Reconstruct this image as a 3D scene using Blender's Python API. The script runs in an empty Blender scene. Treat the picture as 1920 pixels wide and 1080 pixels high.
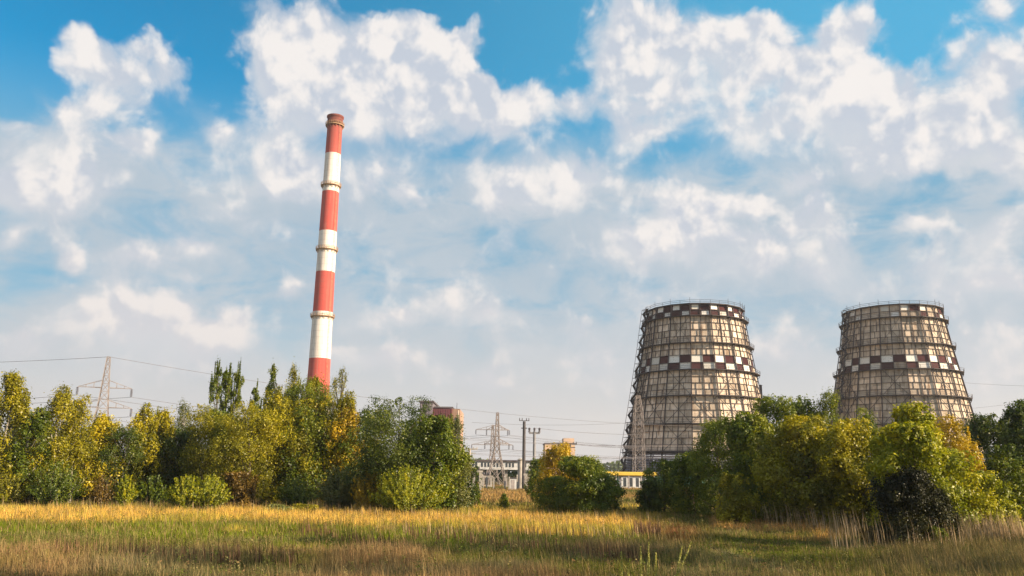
import bpy, math, random
import numpy as np
from mathutils import Vector, Matrix

# ------------------------------------------------------------------ camera
F_PX = 1563.0                     # focal length for a 1920 px wide frame
PITCH = math.radians(12.45)
ROLL = 0.0150
CAM = np.array([0.0, 0.0, 4.0])
FW = np.array([0, math.cos(PITCH), math.sin(PITCH)])
R0 = np.array([1.0, 0, 0]); U0 = np.array([0, -math.sin(PITCH), math.cos(PITCH)])
RT = math.cos(ROLL) * R0 + math.sin(ROLL) * U0
UP = math.cos(ROLL) * U0 - math.sin(ROLL) * R0

scene = bpy.context.scene
COL = scene.collection
cam_data = bpy.data.cameras.new('camera')
cam_data.sensor_width = 36.0
cam_data.lens = F_PX / 1920 * 36.0
cam_data.clip_start = 0.5; cam_data.clip_end = 9000
cam = bpy.data.objects.new('camera', cam_data); COL.objects.link(cam)
m4 = Matrix.Identity(4)
for i in range(3):
    m4[i][0] = RT[i]; m4[i][1] = UP[i]; m4[i][2] = -FW[i]; m4[i][3] = CAM[i]
cam.matrix_world = m4
scene.camera = cam

def ray(px, py):
    d = FW * F_PX + RT * (px - 960) + UP * (540 - py)
    return d / np.linalg.norm(d)
def at(px, py, Y):
    d = ray(px, py); return CAM + d * (Y / d[1])
def ground(px, py, z=0.0):
    d = ray(px, py); return CAM + d * ((z - CAM[2]) / d[2])
def px_size(p):                    # metres that one photo pixel covers at point p
    return float(np.dot(np.asarray(p) - CAM, FW)) / F_PX

# ------------------------------------------------------------------ sun, sky
SUN_AZ = math.radians(113)         # from +Y (view direction) towards +X
SUN_EL = math.radians(25)
SUN_DIR = Vector((math.sin(SUN_AZ) * math.cos(SUN_EL), math.cos(SUN_AZ) * math.cos(SUN_EL), math.sin(SUN_EL)))
sl = bpy.data.lights.new('sun', 'SUN'); sl.energy = 5.0; sl.angle = math.radians(0.5); sl.color = (1.0, 0.80, 0.58)
so = bpy.data.objects.new('sun', sl); COL.objects.link(so)
so.rotation_euler = SUN_DIR.to_track_quat('Z', 'Y').to_euler()
so.location = (60, -30, 80)
scene.view_settings.view_transform = 'Standard'; scene.view_settings.look = 'None'
scene.view_settings.gamma = 1.0; scene.view_settings.use_curve_mapping = False
EXPO = 1.08
scene.view_settings.exposure = EXPO

def s2l(c):                        # display 0..255 colour to scene linear
    return tuple(((v / 255) / 12.92 if v / 255 <= .04045 else ((v / 255 + .055) / 1.055) ** 2.4) for v in c)

class NT:
    """short-hand for building node trees"""
    def __init__(self, tree):
        self.t = tree; self.n = tree.nodes; self.l = tree.links
    def node(self, typ, **kw):
        nd = self.n.new(typ)
        for k, v in kw.items(): setattr(nd, k, v)
        return nd
    def put(self, sock, v):
        if isinstance(v, bpy.types.NodeSocket): self.l.new(v, sock)
        elif v is not None:
            if sock.type == 'RGBA' and len(v) == 3: v = tuple(v) + (1.0,)
            sock.default_value = v
    def math(self, op, a, b=None, c=None, clamp=False):
        nd = self.node('ShaderNodeMath', operation=op, use_clamp=clamp)
        self.put(nd.inputs[0], a); self.put(nd.inputs[1], b)
        if c is not None: self.put(nd.inputs[2], c)
        return nd.outputs[0]
    def vmath(self, op, a, b=None, c=None):
        nd = self.node('ShaderNodeVectorMath', operation=op)
        self.put(nd.inputs[0], a); self.put(nd.inputs[1], b)
        if c is not None: self.put(nd.inputs[2], c)
        return nd.outputs['Value'] if op in ('DOT_PRODUCT', 'LENGTH') else nd.outputs[0]
    def mix(self, fac, a, b, blend='MIX'):
        nd = self.node('ShaderNodeMix', data_type='RGBA', blend_type=blend)
        self.put(nd.inputs[0], fac); self.put(nd.inputs[6], a); self.put(nd.inputs[7], b)
        return nd.outputs[2]
    def smooth(self, v, lo, hi, a=0.0, b=1.0):
        nd = self.node('ShaderNodeMapRange', interpolation_type='SMOOTHSTEP')
        self.put(nd.inputs[0], v); self.put(nd.inputs[1], lo); self.put(nd.inputs[2], hi)
        self.put(nd.inputs[3], a); self.put(nd.inputs[4], b)
        return nd.outputs[0]
    def voro(self, vec, scale, detail=3, rough=.55):
        nd = self.node('ShaderNodeTexVoronoi', voronoi_dimensions='2D', feature='F1')
        self.put(nd.inputs['Vector'], vec); nd.inputs['Scale'].default_value = scale
        nd.inputs['Detail'].default_value = detail; nd.inputs['Roughness'].default_value = rough
        return nd.outputs['Distance']
    def noise(self, vec, scale, detail=5, rough=.5, dist=0.0, dim='3D'):
        nd = self.node('ShaderNodeTexNoise', noise_dimensions=dim)
        self.put(nd.inputs['Vector'], vec); nd.inputs['Scale'].default_value = scale
        nd.inputs['Detail'].default_value = detail; nd.inputs['Roughness'].default_value = rough
        nd.inputs['Distortion'].default_value = dist
        return nd.outputs['Fac']
    def ramp(self, fac, stops):
        nd = self.node('ShaderNodeValToRGB'); e = nd.color_ramp.elements
        e[0].position = stops[0][0]; e[0].color = tuple(stops[0][1]) + (1,)
        e[1].position = stops[1][0]; e[1].color = tuple(stops[1][1]) + (1,)
        for p, c in stops[2:]:
            x = e.new(p); x.color = tuple(c) + (1,)
        self.put(nd.inputs[0], fac)
        return nd.outputs[0]

world = bpy.data.worlds.new("World"); scene.world = world; world.use_nodes = True
W = NT(world.node_tree); W.n.clear()
SKY_K = 0.10
sky = W.node('ShaderNodeTexSky', sky_type='NISHITA'); sky.sun_disc = False
sky.sun_elevation = SUN_EL; sky.sun_rotation = SUN_AZ; sky.air_density = 1.0; sky.dust_density = 0.6; sky.ozone_density = 2.5
geo = W.node('ShaderNodeNewGeometry')
tc = W.node('ShaderNodeTexCoord')
sep = W.node('ShaderNodeSeparateXYZ'); W.l.new(tc.outputs['Generated'], sep.inputs[0])
az = W.math('ARCTAN2', sep.outputs[0], sep.outputs[1])
el = W.math('ARCSINE', W.math('MINIMUM', W.math('MAXIMUM', sep.outputs[2], -1.0), 1.0))
cmb = W.node('ShaderNodeCombineXYZ'); W.l.new(az, cmb.inputs[0]); W.l.new(el, cmb.inputs[1])
P = cmb.outputs[0]
# domain warp so that cloud outlines billow
wn = W.node('ShaderNodeTexNoise'); W.l.new(P, wn.inputs['Vector']); wn.inputs['Scale'].default_value = 14; wn.inputs['Detail'].default_value = 4
warp = W.vmath('MULTIPLY_ADD', W.vmath('SUBTRACT', wn.outputs['Color'], (.5, .5, .5)), (.075, .06, 0), P)

def azel(px, py):
    d = ray(px, py); return math.atan2(d[0], d[1]), math.asin(d[2])
def blob_sum(blobs, vec, grad=True):
    acc = None; g = None
    for (px, py, rx, ry, w) in blobs:
        a, e = azel(px, py)
        sx = F_PX / rx * math.cos(a) ** -0.0; sy = F_PX / ry
        q = W.vmath('MULTIPLY_ADD', vec, (sx, sy, 0), (-a * sx, -e * sy, 0))
        ex = W.math('POWER', 0.36788, W.vmath('DOT_PRODUCT', q, q))
        acc = W.math('MULTIPLY_ADD', ex, w, acc if acc is not None else 0.0)
        if grad:
            d = W.math('MULTIPLY', W.vmath('DOT_PRODUCT', q, (.35, .9, 0)), ex)
            g = W.math('MULTIPLY_ADD', d, w, g if g is not None else 0.0)
    return acc, g
CUMULUS = [
 (1385, 145, 110, 60, .7), (1260, 190, 90, 50, .5), (1450, 245, 90, 60, .5), (1180, 250, 60, 40, .4),
 (520, 90, 75, 80, .9), (640, 110, 110, 85, 1), (760, 120, 110, 80, .9), (860, 120, 85, 75, .9), (920, 185, 70, 60, .9),
 (640, 200, 130, 60, .8), (800, 215, 130, 50, .8), (560, 170, 80, 70, .8),
 (150, 100, 60, 55, 1), (255, 85, 52, 28, .8), (200, 150, 70, 32, .8), (375, 125, 42, 28, .6), (290, 140, 50, 28, .6),
 (150, 215, 90, 34, .9), (85, 265, 60, 45, .9), (270, 272, 34, 24, .95),
 (135, 355, 55, 50, 1), (30, 345, 55, 34, .9), (10, 215, 30, 20, .7),
 (1140, 40, 65, 70, 1), (1230, 75, 70, 50, .9), (1330, 70, 80, 42, .9), (1410, 65, 50, 35, .7), (1180, 150, 90, 60, .6),
 (1590, 60, 48, 36, .9), (1520, 110, 60, 40, .7), (1590, 140, 60, 70, .9), (1640, 220, 90, 80, .85), (1680, 300, 80, 50, .85), (1500, 190, 70, 60, .6),
 (1880, 130, 80, 90, .8), (1870, 290, 70, 50, .8), (1770, 210, 80, 60, .6), (1850, 20, 60, 20, .5),
 (975, 205, 60, 34, .8), (1090, 215, 70, 32, .8), (1210, 245, 45, 26, .7),
 (1085, 335, 75, 32, .85), (1290, 375, 80, 42, .9), (1400, 385, 60, 30, .7), (945, 340, 55, 40, .7), (1000, 385, 120, 36, .5),
 (515, 290, 34, 55, .8), (560, 340, 80, 38, .75), (395, 248, 50, 22, .7), (690, 330, 60, 34, .65), (755, 365, 28, 18, .8), (410, 385, 55, 24, .6),
 (1290, 440, 110, 44, .75), (1530, 410, 50, 40, .7), (1430, 480, 110, 54, .7), (1180, 470, 90, 44, .45), (1490, 340, 40, 18, .6), (1570, 510, 70, 44, .6),
 (1830, 465, 65, 58, .85), (1712, 432, 44, 13, .75), (1850, 540, 80, 30, .4),
 (250, 580, 120, 44, .85), (330, 640, 150, 52, .8), (450, 620, 66, 30, .6), (48, 650, 40, 42, .85), (132, 492, 20, 22, .8), (250, 478, 44, 24, .7),
 (365, 455, 55, 16, .7), (26, 435, 28, 22, .8), (160, 600, 50, 24, .6), (345, 510, 30, 16, .5),
 (740, 595, 52, 24, .7), (840, 570, 70, 40, .6), (720, 670, 85, 38, .75), (930, 715, 90, 30, .7), (560, 540, 36, 16, .6), (930, 600, 60, 20, .5),
 (1090, 620, 80, 40, .55), (1000, 655, 40, 18, .4), (1130, 680, 90, 30, .4), (1850, 640, 110, 50, .4), (1480, 640, 60, 60, .35), (410, 30, 26, 20, .6)]
HOLES = [(412, 95, 34, 60, -1.0), (440, 175, 40, 30, -.5), (330, 235, 60, 22, -.5),
 (40, 90, 70, 120, -1.2), (200, 20, 150, 26, -.9), (800, 10, 160, 22, -.8), (330, 30, 110, 36, -.8), (1000, 60, 70, 100, -.9), (960, 90, 60, 60, -.5), (1480, 30, 90, 40, -.6), (1760, 60, 110, 50, -.7),
 (225, 245, 40, 22, -.4), (1260, 270, 60, 26, -.3), (1370, 330, 60, 34, -.3), (1440, 180, 30, 18, -.3), (1660, 410, 110, 40, -.45), (1620, 470, 60, 30, -.5),
 (60, 540, 90, 50, -.5), (60, 160, 60, 30, -.5), (520, 640, 60, 60, -.5), (1420, 420, 40, 16, -.4), (680, 620, 60, 20, -.3), (1750, 340, 100, 20, -.5),
 (690, 95, 22, 12, -.4), (330, 280, 40, 20, -.3), (1850, 385, 60, 20, -.4), (1650, 560, 90, 20, -.2)]
cum, grad = blob_sum(CUMULUS, warp)
hol, _ = blob_sum(HOLES, W.vmath('MULTIPLY_ADD', W.vmath('SUBTRACT', wn.outputs['Color'], (.5, .5, .5)), (.16, .10, 0), P), False)
n1 = W.noise(P, 16, 8, .57, .3, '2D')
fine = W.vmath('MULTIPLY_ADD', W.vmath('SUBTRACT', wn.outputs['Color'], (.5, .5, .5)), (.03, .03, 0), P)
vo = W.voro(fine, 24, 3, .5)
vo2 = W.voro(W.vmath('ADD', fine, (.008, .014, 0)), 24, 2, .45)
off = W.vmath('ADD', P, (.016, .030, 0))
n2 = W.noise(off, 19, 3, .5, .3, '2D')
nbig = W.noise(W.vmath('ADD', P, (3.1, 7.7, 0)), 5, 5, .55)
nwisp = W.noise(W.vmath('MULTIPLY', P, (1.0, 2.3, 1)), 9, 8, .62, .6)
# cover elsewhere on the sky dome (outside the photograph): broken clouds from the noise alone
aside = W.smooth(W.math('ABSOLUTE', az), .62, .95)
above = W.smooth(el, .60, .80)
outside = W.math('MAXIMUM', aside, above)
cov = W.math('ADD', W.math('ADD', cum, hol), W.math('MULTIPLY', outside, W.math('MULTIPLY_ADD', nbig, 2.4, -.75)))
dens = W.math('ADD', cov, W.math('MULTIPLY_ADD', n1, 1.9, -.95))
body = W.smooth(dens, -.12, 1.0)
dens = W.math('ADD', dens, W.math('MULTIPLY_ADD', vo, -.62, .33))
soft = W.smooth(grad, .35, -.25, .66, 1.25)
alpha = W.smooth(dens, -.14, soft)
relief = W.math('SUBTRACT', n1, n2)
shade = W.math('ADD', W.math('MULTIPLY_ADD', relief, 2.2, .50), W.math('MULTIPLY_ADD', grad, .42, 0.0))
shade = W.math('ADD', shade, W.math('MULTIPLY_ADD', nbig, 1.6, -.84))
shade = W.math('ADD', shade, W.math('MULTIPLY', W.math('SUBTRACT', vo2, vo), 1.1))
shade = W.math('ADD', shade, W.math('MULTIPLY_ADD', W.math('MINIMUM', cum, 1.6), .26, -.14))
shade = W.smooth(shade, -.02, 1.05)
K = 1 / SKY_K / 2 ** EXPO
def kc(c, k=1.0): return tuple(v * K * k for v in s2l(c))
ccol = W.mix(shade, kc((196, 205, 219)), kc((250, 244, 240)))
warmth = W.smooth(el, .36, .02)
ccol = W.mix(W.math('MULTIPLY', warmth, .5), ccol, kc((240, 226, 218)))
# thin grey veil between the cumulus heads
veil_cov = W.smooth(el, .58, .36)
veil = W.smooth(W.math('ADD', W.math('ADD', nwisp, W.math('MULTIPLY', hol, .35)), W.math('ADD', W.math('MULTIPLY', veil_cov, .24), W.math('MULTIPLY', cum, .18))), .46, .84)
vcol = W.mix(nbig, kc((160, 184, 202)), kc((218, 219, 222)))
# clear blue: the physical sky, deepened overhead, paling into haze towards the horizon
clear = W.mix(1.0, sky.outputs[0], (0.0, .66, .78), 'MULTIPLY')
deep = W.smooth(el, .29, .45)
clear = W.mix(W.math('MULTIPLY_ADD', deep, -.85, .85), clear, kc((128, 178, 205)))
side = W.smooth(az, -.55, .5)
clear = W.mix(W.math('MULTIPLY', W.math('MULTIPLY', side, deep), .6), clear, kc((92, 196, 238)))
horizon = W.smooth(el, .22, .0)
clear = W.mix(W.math('MULTIPLY', horizon, .92), clear, kc((224, 217, 214)))
c = W.mix(W.math('MULTIPLY', W.math('MULTIPLY', veil, .85), W.smooth(el, .42, .32)), clear, vcol)
c = W.mix(W.math('MULTIPLY', horizon, .62), c, kc((238, 227, 218)))
bcol = W.mix(W.math('MULTIPLY_ADD', W.math('MINIMUM', cum, 1.6), .3, W.math('MULTIPLY_ADD', nbig, 1.2, -.3)), kc((194, 202, 214)), kc((238, 235, 233)))
c = W.mix(W.math('MULTIPLY', body, W.math('MULTIPLY_ADD', horizon, -.45, .85)), c, bcol)
c = W.mix(W.math('MULTIPLY', alpha, W.math('MULTIPLY_ADD', horizon, -.40, .88)), c, ccol)
bg = W.node('ShaderNodeBackground'); W.put(bg.inputs[0], c); bg.inputs[1].default_value = SKY_K
wo = W.node('ShaderNodeOutputWorld'); W.l.new(bg.outputs[0], wo.inputs[0])
# ------------------------------------------------------------------ helpers
rng = np.random.default_rng(7)
random.seed(7)

def tag(o, label=None, cat=None, group=None, kind=None):
    if label: o['label'] = label
    if cat: o['category'] = cat
    if group: o['group'] = group
    if kind: o['kind'] = kind
    return o
def thing(name, loc, label, cat, group=None, rz=0.0):
    o = bpy.data.objects.new(name, None); COL.objects.link(o)
    o.location = tuple(float(v) for v in loc); o.rotation_euler.z = rz; o.empty_display_size = .5
    return tag(o, label, cat, group)
def np_mesh(name, verts, quads=None, tris=None, mats=(), mat_idx=None, attrs=None, smooth=False):
    me = bpy.data.meshes.new(name)
    verts = np.asarray(verts, dtype=np.float32)
    nq = 0 if quads is None else len(quads); nt = 0 if tris is None else len(tris)
    loops = []
    if nq: loops.append(np.asarray(quads, dtype=np.int32).ravel())
    if nt: loops.append(np.asarray(tris, dtype=np.int32).ravel())
    loops = np.concatenate(loops)
    tot = np.concatenate([np.full(nq, 4, np.int32), np.full(nt, 3, np.int32)])
    start = np.concatenate([[0], np.cumsum(tot)[:-1]]).astype(np.int32)
    me.vertices.add(len(verts)); me.vertices.foreach_set('co', verts.ravel())
    me.loops.add(len(loops)); me.loops.foreach_set('vertex_index', loops)
    me.polygons.add(nq + nt); me.polygons.foreach_set('loop_start', start); me.polygons.foreach_set('loop_total', tot)
    if mat_idx is not None: me.polygons.foreach_set('material_index', np.asarray(mat_idx, np.int32))
    me.polygons.foreach_set('use_smooth', np.full(nq + nt, bool(smooth)))
    for m in mats: me.materials.append(m)
    for k, (dom, arr) in (attrs or {}).items():
        a = me.attributes.new(k, 'FLOAT', dom); a.data.foreach_set('value', np.asarray(arr, np.float32))
    me.update(calc_edges=True)
    return me
def link(name, me, parent=None, loc=None):
    o = bpy.data.objects.new(name, me); COL.objects.link(o)
    if parent is not None: o.parent = parent
    if loc is not None: o.location = tuple(float(v) for v in loc)
    return o

class MB:
    """collects boxes, bars, tubes and free quads into one mesh"""
    def __init__(self): self.v = []; self.q = []; self.t = []; self.mq = []; self.mt = []; self.n = 0
    def add(self, v, q=(), t=(), m=0):
        self.v.append(np.asarray(v, float)); n = self.n
        for f in q: self.q.append([i + n for i in f]); self.mq.append(m)
        for f in t: self.t.append([i + n for i in f]); self.mt.append(m)
        self.n += len(v)
    def box(self, lo, hi, m=0):
        x0, y0, z0 = lo; x1, y1, z1 = hi
        v = [(x0,y0,z0),(x1,y0,z0),(x1,y1,z0),(x0,y1,z0),(x0,y0,z1),(x1,y0,z1),(x1,y1,z1),(x0,y1,z1)]
        self.add(v, [(0,3,2,1),(4,5,6,7),(0,1,5,4),(1,2,6,5),(2,3,7,6),(3,0,4,7)], m=m)
    def bar(self, a, b, w, d=None, m=0, out=None):
        """square bar from a to b, width w across, depth d along 'out'"""
        a = np.asarray(a, float); b = np.asarray(b, float); d = w if d is None else d
        t = b - a; L = np.linalg.norm(t)
        if L < 1e-6: return
        t /= L
        o = np.array(out, float) if out is not None else (np.array([0,0,1.]) if abs(t[2]) < .9 else np.array([1.,0,0]))
        o = o - t * np.dot(o, t); o /= np.linalg.norm(o); s = np.cross(t, o)
        v = []
        for p in (a, b):
            for su, sv in ((-1,-1),(1,-1),(1,1),(-1,1)): v.append(p + s * su * w / 2 + o * sv * d / 2)
        self.add(v, [(0,1,5,4),(1,2,6,5),(2,3,7,6),(3,0,4,7),(3,2,1,0),(4,5,6,7)], m=m)
    def tube(self, pts, radii, n=8, m=0, caps=True):
        pts = [np.asarray(p, float) for p in pts]; vs = []
        for i, p in enumerate(pts):
            t = pts[min(i+1, len(pts)-1)] - pts[max(i-1, 0)]; t = t / (np.linalg.norm(t) + 1e-9)
            o = np.array([0,0,1.]) if abs(t[2]) < .9 else np.array([1.,0,0])
            o = o - t * np.dot(o, t); o /= np.linalg.norm(o); s = np.cross(t, o)
            for k in range(n):
                a = 2 * math.pi * k / n
                vs.append(p + radii[i] * (math.cos(a) * o + math.sin(a) * s))
        q = []
        for i in range(len(pts) - 1):
            for k in range(n):
                k2 = (k + 1) % n
                q.append((i*n+k, i*n+k2, (i+1)*n+k2, (i+1)*n+k))
        self.add(vs, q, m=m)
        if caps:
            for base in (0, (len(pts)-1)*n):
                c = pts[0] if base == 0 else pts[-1]
                ring = vs[base:base+n]
                self.add([c] + ring, t=[(0, 1 + (k+1) % n, 1 + k) if base == 0 else (0, 1 + k, 1 + (k+1) % n) for k in range(n)], m=m)
    def build(self, name, mats, parent=None, attrs=None, smooth=False, loc=None):
        if not isinstance(mats, (list, tuple)): mats = [mats]
        me = np_mesh(name, np.concatenate(self.v), self.q or None, self.t or None, mats, self.mq + self.mt, attrs, smooth)
        return link(name, me, parent, loc)

def new_mat(name):
    m = bpy.data.materials.new(name); m.use_nodes = True
    N = NT(m.node_tree); N.n.clear()
    out = N.node('ShaderNodeOutputMaterial')
    return m, N, out
def plain(name, col, rough=.7, noise=.25, scale=1.0, metal=0.0, streak=False, spec=.3):
    m, N, out = new_mat(name)
    p = N.node('ShaderNodeBsdfPrincipled'); p.inputs['Roughness'].default_value = rough; p.inputs['Metallic'].default_value = metal
    p.inputs['Specular IOR Level'].default_value = spec
    tcn = N.node('ShaderNodeTexCoord')
    v = tcn.outputs['Object']
    if streak: v = N.vmath('MULTIPLY', v, (1, 1, .12))
    f = N.noise(v, scale, 6, .6)
    f = N.smooth(f, .3, .72)
    N.put(p.inputs['Base Color'], N.mix(f, tuple(c * (1 - noise) for c in col), tuple(min(1, c * (1 + noise * .6)) for c in col)))
    N.l.new(p.outputs[0], out.inputs[0])
    return m

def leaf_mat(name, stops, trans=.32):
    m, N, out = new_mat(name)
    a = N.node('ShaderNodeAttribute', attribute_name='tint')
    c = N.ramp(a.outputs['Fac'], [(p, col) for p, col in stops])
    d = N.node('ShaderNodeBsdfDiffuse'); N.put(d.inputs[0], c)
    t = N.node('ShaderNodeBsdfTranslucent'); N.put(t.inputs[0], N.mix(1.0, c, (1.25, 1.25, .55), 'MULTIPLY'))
    g = N.node('ShaderNodeBsdfGlossy'); g.inputs['Roughness'].default_value = .45; N.put(g.inputs[0], (1, 1, 1))
    mx = N.node('ShaderNodeMixShader'); mx.inputs[0].default_value = trans
    N.l.new(d.outputs[0], mx.inputs[1]); N.l.new(t.outputs[0], mx.inputs[2])
    m2 = N.node('ShaderNodeMixShader'); m2.inputs[0].default_value = .025
    N.l.new(mx.outputs[0], m2.inputs[1]); N.l.new(g.outputs[0], m2.inputs[2])
    N.l.new(m2.outputs[0], out.inputs[0])
    return m
PAL = {
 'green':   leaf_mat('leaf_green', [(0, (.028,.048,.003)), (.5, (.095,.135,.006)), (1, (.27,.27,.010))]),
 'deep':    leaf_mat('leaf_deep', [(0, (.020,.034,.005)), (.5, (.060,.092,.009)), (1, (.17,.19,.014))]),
 'olive':   leaf_mat('leaf_olive', [(0, (.050,.060,.003)), (.5, (.20,.190,.005)), (1, (.50,.41,.008))]),
 'gold':    leaf_mat('leaf_gold', [(0, (.09,.09,.005)), (.5, (.32,.28,.008)), (1, (.66,.50,.012))]),
 'lime':    leaf_mat('leaf_lime', [(0, (.07,.10,.004)), (.5, (.23,.25,.006)), (1, (.52,.44,.008))]),
 'yellow':  leaf_mat('leaf_yellow', [(0, (.12,.11,.008)), (.5, (.42,.29,.010)), (1, (.70,.46,.015))]),
 'pale':    leaf_mat('leaf_pale', [(0, (.05,.065,.016)), (.5, (.13,.145,.035)), (1, (.28,.26,.07))]),
 'dark':    leaf_mat('leaf_shade_dark', [(0, (.010,.012,.004)), (.6, (.026,.028,.007)), (1, (.11,.10,.015))], .15),  # near-black: shade of the hollow under the lime crowns put into the leaves
 'rust':    leaf_mat('leaf_rust', [(0, (.05,.035,.01)), (.5, (.16,.10,.015)), (1, (.34,.20,.02))]),
}
BARK = plain('bark', (.10, .075, .055), .9, .4, 3)
BARK_PALE = plain('bark_pale', (.38, .34, .28), .85, .5, 2.5)

# ------------------------------------------------------------------ leaves
def unit(v): return v / (np.linalg.norm(v, axis=1, keepdims=True) + 1e-9)
def leaves_mesh(name, pos, nrm, size, tint, mat, up_bias=0.0):
    n = len(pos)
    r = unit(rng.normal(size=(n, 3)))
    if up_bias: r = unit(r + np.array([0, 0, up_bias]))
    nrm = unit(nrm)
    t = unit(r - nrm * np.sum(r * nrm, 1, keepdims=True)); s = np.cross(nrm, t)
    L = size[:, None]; w = L * .62
    v = np.stack([pos - t * L * .5, pos + s * w * .5 - t * L * .05, pos + t * L * .5, pos - s * w * .5 - t * L * .05], 1).reshape(-1, 3)
    q = np.arange(4 * n).reshape(n, 4)
    return np_mesh(name, v, q, mats=[mat], attrs={'tint': ('FACE', np.clip(tint, 0, 1))})

def crown(H, Rx, Ry, style, n_leaves, leaf, low=0.0, seed=0, spiky=.5, warm=0.0):
    """leaf positions, outward normals, sizes and tints of one crown; also the lobe centres for the limbs"""
    g = np.random.default_rng(seed)
    prof = {'round': lambda t: (1 - abs(2*t - 1) ** 2.3) ** .5 * (.82 + .18 * (1 - t)),
            'dome':  lambda t: (1 - t ** 2.2) ** .5, 'willow': lambda t: (1 - t ** 2.0) ** .5,
            'birch': lambda t: np.where(t < .3, .75 + .25 * t / .3, (1 - ((t - .3) / .7) ** 1.5)) * .97 + .03,
            'poplar':lambda t: (1 - t ** 3.2) ** .6 * np.minimum(1, .55 + t * 2),
            'wide':  lambda t: (1 - t ** 2.8) ** .5 * np.minimum(1, .75 + t)}[style]
    nl = {'round': 34, 'dome': 30, 'willow': 20, 'birch': 34, 'poplar': 22, 'wide': 44}[style]
    z0 = low * H; Hc = H - z0
    lobes = []
    for i in range(nl):
        t = g.uniform(.02, .93) if style != 'dome' else g.uniform(.0, .9)
        pr = float(prof(np.array(t)))
        a = g.uniform(0, 2 * math.pi); rr = pr * (g.uniform(.25, 1) ** .55) * .82
        lr = g.uniform(.18, .36) * (.75 + .25 * pr)
        lobes.append((math.cos(a) * rr * Rx, math.sin(a) * rr * Ry, z0 + t * Hc, lr * Rx * g.uniform(.8, 1.2), lr * Ry, lr * min(Rx * 1.25, Hc * .5) * (1 + spiky * g.uniform(.2, 1.1)), g.normal(0, .13)))
    # top shoots: uneven skyline
    for i in range(int(5 + 9 * spiky)):
        a = g.uniform(0, 2 * math.pi); rr = g.uniform(0, .75)
        t = 0.0
        for tt in np.linspace(1, 0, 40):
            if float(prof(np.array(tt))) >= rr: t = tt; break
        lobes.append((math.cos(a) * rr * Rx, math.sin(a) * rr * Ry, z0 + Hc * min(.97, t * g.uniform(.86, 1.0)), Rx * g.uniform(.05, .11), Ry * g.uniform(.05, .11), Hc * (.05 + .09 * spiky) * g.uniform(.6, 1.3), g.normal(.06, .1)))
    vol = np.array([l[3] * l[4] * l[5] for l in lobes]) ** .62
    cnt = (vol / vol.sum() * n_leaves * .84).astype(int) + 20
    P_, N_, T_ = [], [], []
    for l, c_ in zip(lobes, cnt):
        ns = max(5, int(6 + 10 * (l[3] / Rx) / .2))
        d = unit(g.normal(size=(ns, 3))); d[:, 2] = d[:, 2] * .8 + .15
        sc = d * g.uniform(.55, 1.05, size=(ns, 1)) * np.array(l[3:6])
        stint = g.normal(0, .11, ns); srad = g.uniform(.22, .5, ns)
        k = g.integers(0, ns, c_)
        off = g.normal(size=(c_, 3)) * .55
        off = off * srad[k][:, None] * np.array([l[3], l[4], l[5]]) * np.array([1, 1, .8 + .9 * spiky])
        p = np.array(l[:3]) + sc[k] + off
        P_.append(p); N_.append(unit(off / (np.array(l[3:6]) + 1e-6)) * .8 + unit(sc[k]) * .5 + g.normal(size=(c_, 3)) * .55 + np.array([0, 0, .35]))
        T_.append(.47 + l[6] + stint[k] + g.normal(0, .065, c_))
    # inner leaves, which close the crown
    m = int(n_leaves * .16)
    t = g.uniform(0, .92, m); a = g.uniform(0, 2 * math.pi, m); rr = prof(t) * np.sqrt(g.uniform(0, 1, m)) * .72
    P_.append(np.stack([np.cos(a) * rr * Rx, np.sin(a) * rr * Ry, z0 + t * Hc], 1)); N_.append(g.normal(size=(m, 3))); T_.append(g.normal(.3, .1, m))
    p = np.concatenate(P_); nn = np.concatenate(N_); tt = np.concatenate(T_)
    if style == 'willow':
        ns = int(60 + 50 * Rx); a = g.uniform(0, 2 * math.pi, ns); ro = np.sqrt(g.uniform(0, 1, ns)); hh = H * (1 - .62 * ro ** 2.2) * g.uniform(.72, 1.04, ns)
        m = n_leaves; k = g.integers(0, ns, m); t = g.uniform(.06, 1, m) ** .75
        r_ = ro[k] * (.25 + .75 * t ** 1.4); bend = g.normal(0, .05, (ns, 2))
        p = np.stack([np.cos(a[k]) * r_ * Rx + bend[k, 0] * t * H, np.sin(a[k]) * r_ * Ry + bend[k, 1] * t * H, hh[k] * t], 1) + g.normal(size=(m, 3)) * np.array([.05, .05, .06]) * Rx * (1.25 - t)[:, None]
        nn = np.stack([np.cos(a[k]), np.sin(a[k]), np.full(m, .3)], 1) + g.normal(size=(m, 3)) * .7
        tt = .27 + g.normal(0, .13, ns)[k] + g.normal(0, .1, m) + .12 * t
        lobes = [l for l in lobes if l[2] < H * .8]
    kz = .88 if style in ('dome', 'willow') else .97
    hi = p[:, 2] > H * kz; p[hi, 2] = H * kz + (p[hi, 2] - H * kz) * .55
    tt = tt + .09
    ok = (p[:, 2] > .05) & (p[:, 2] < H * 1.12)
    p, nn, tt = p[ok], nn[ok], tt[ok]
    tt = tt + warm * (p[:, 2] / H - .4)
    sz = leaf * g.uniform(.65, 1.35, len(p))
    return p, nn, sz, tt, lobes

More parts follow.
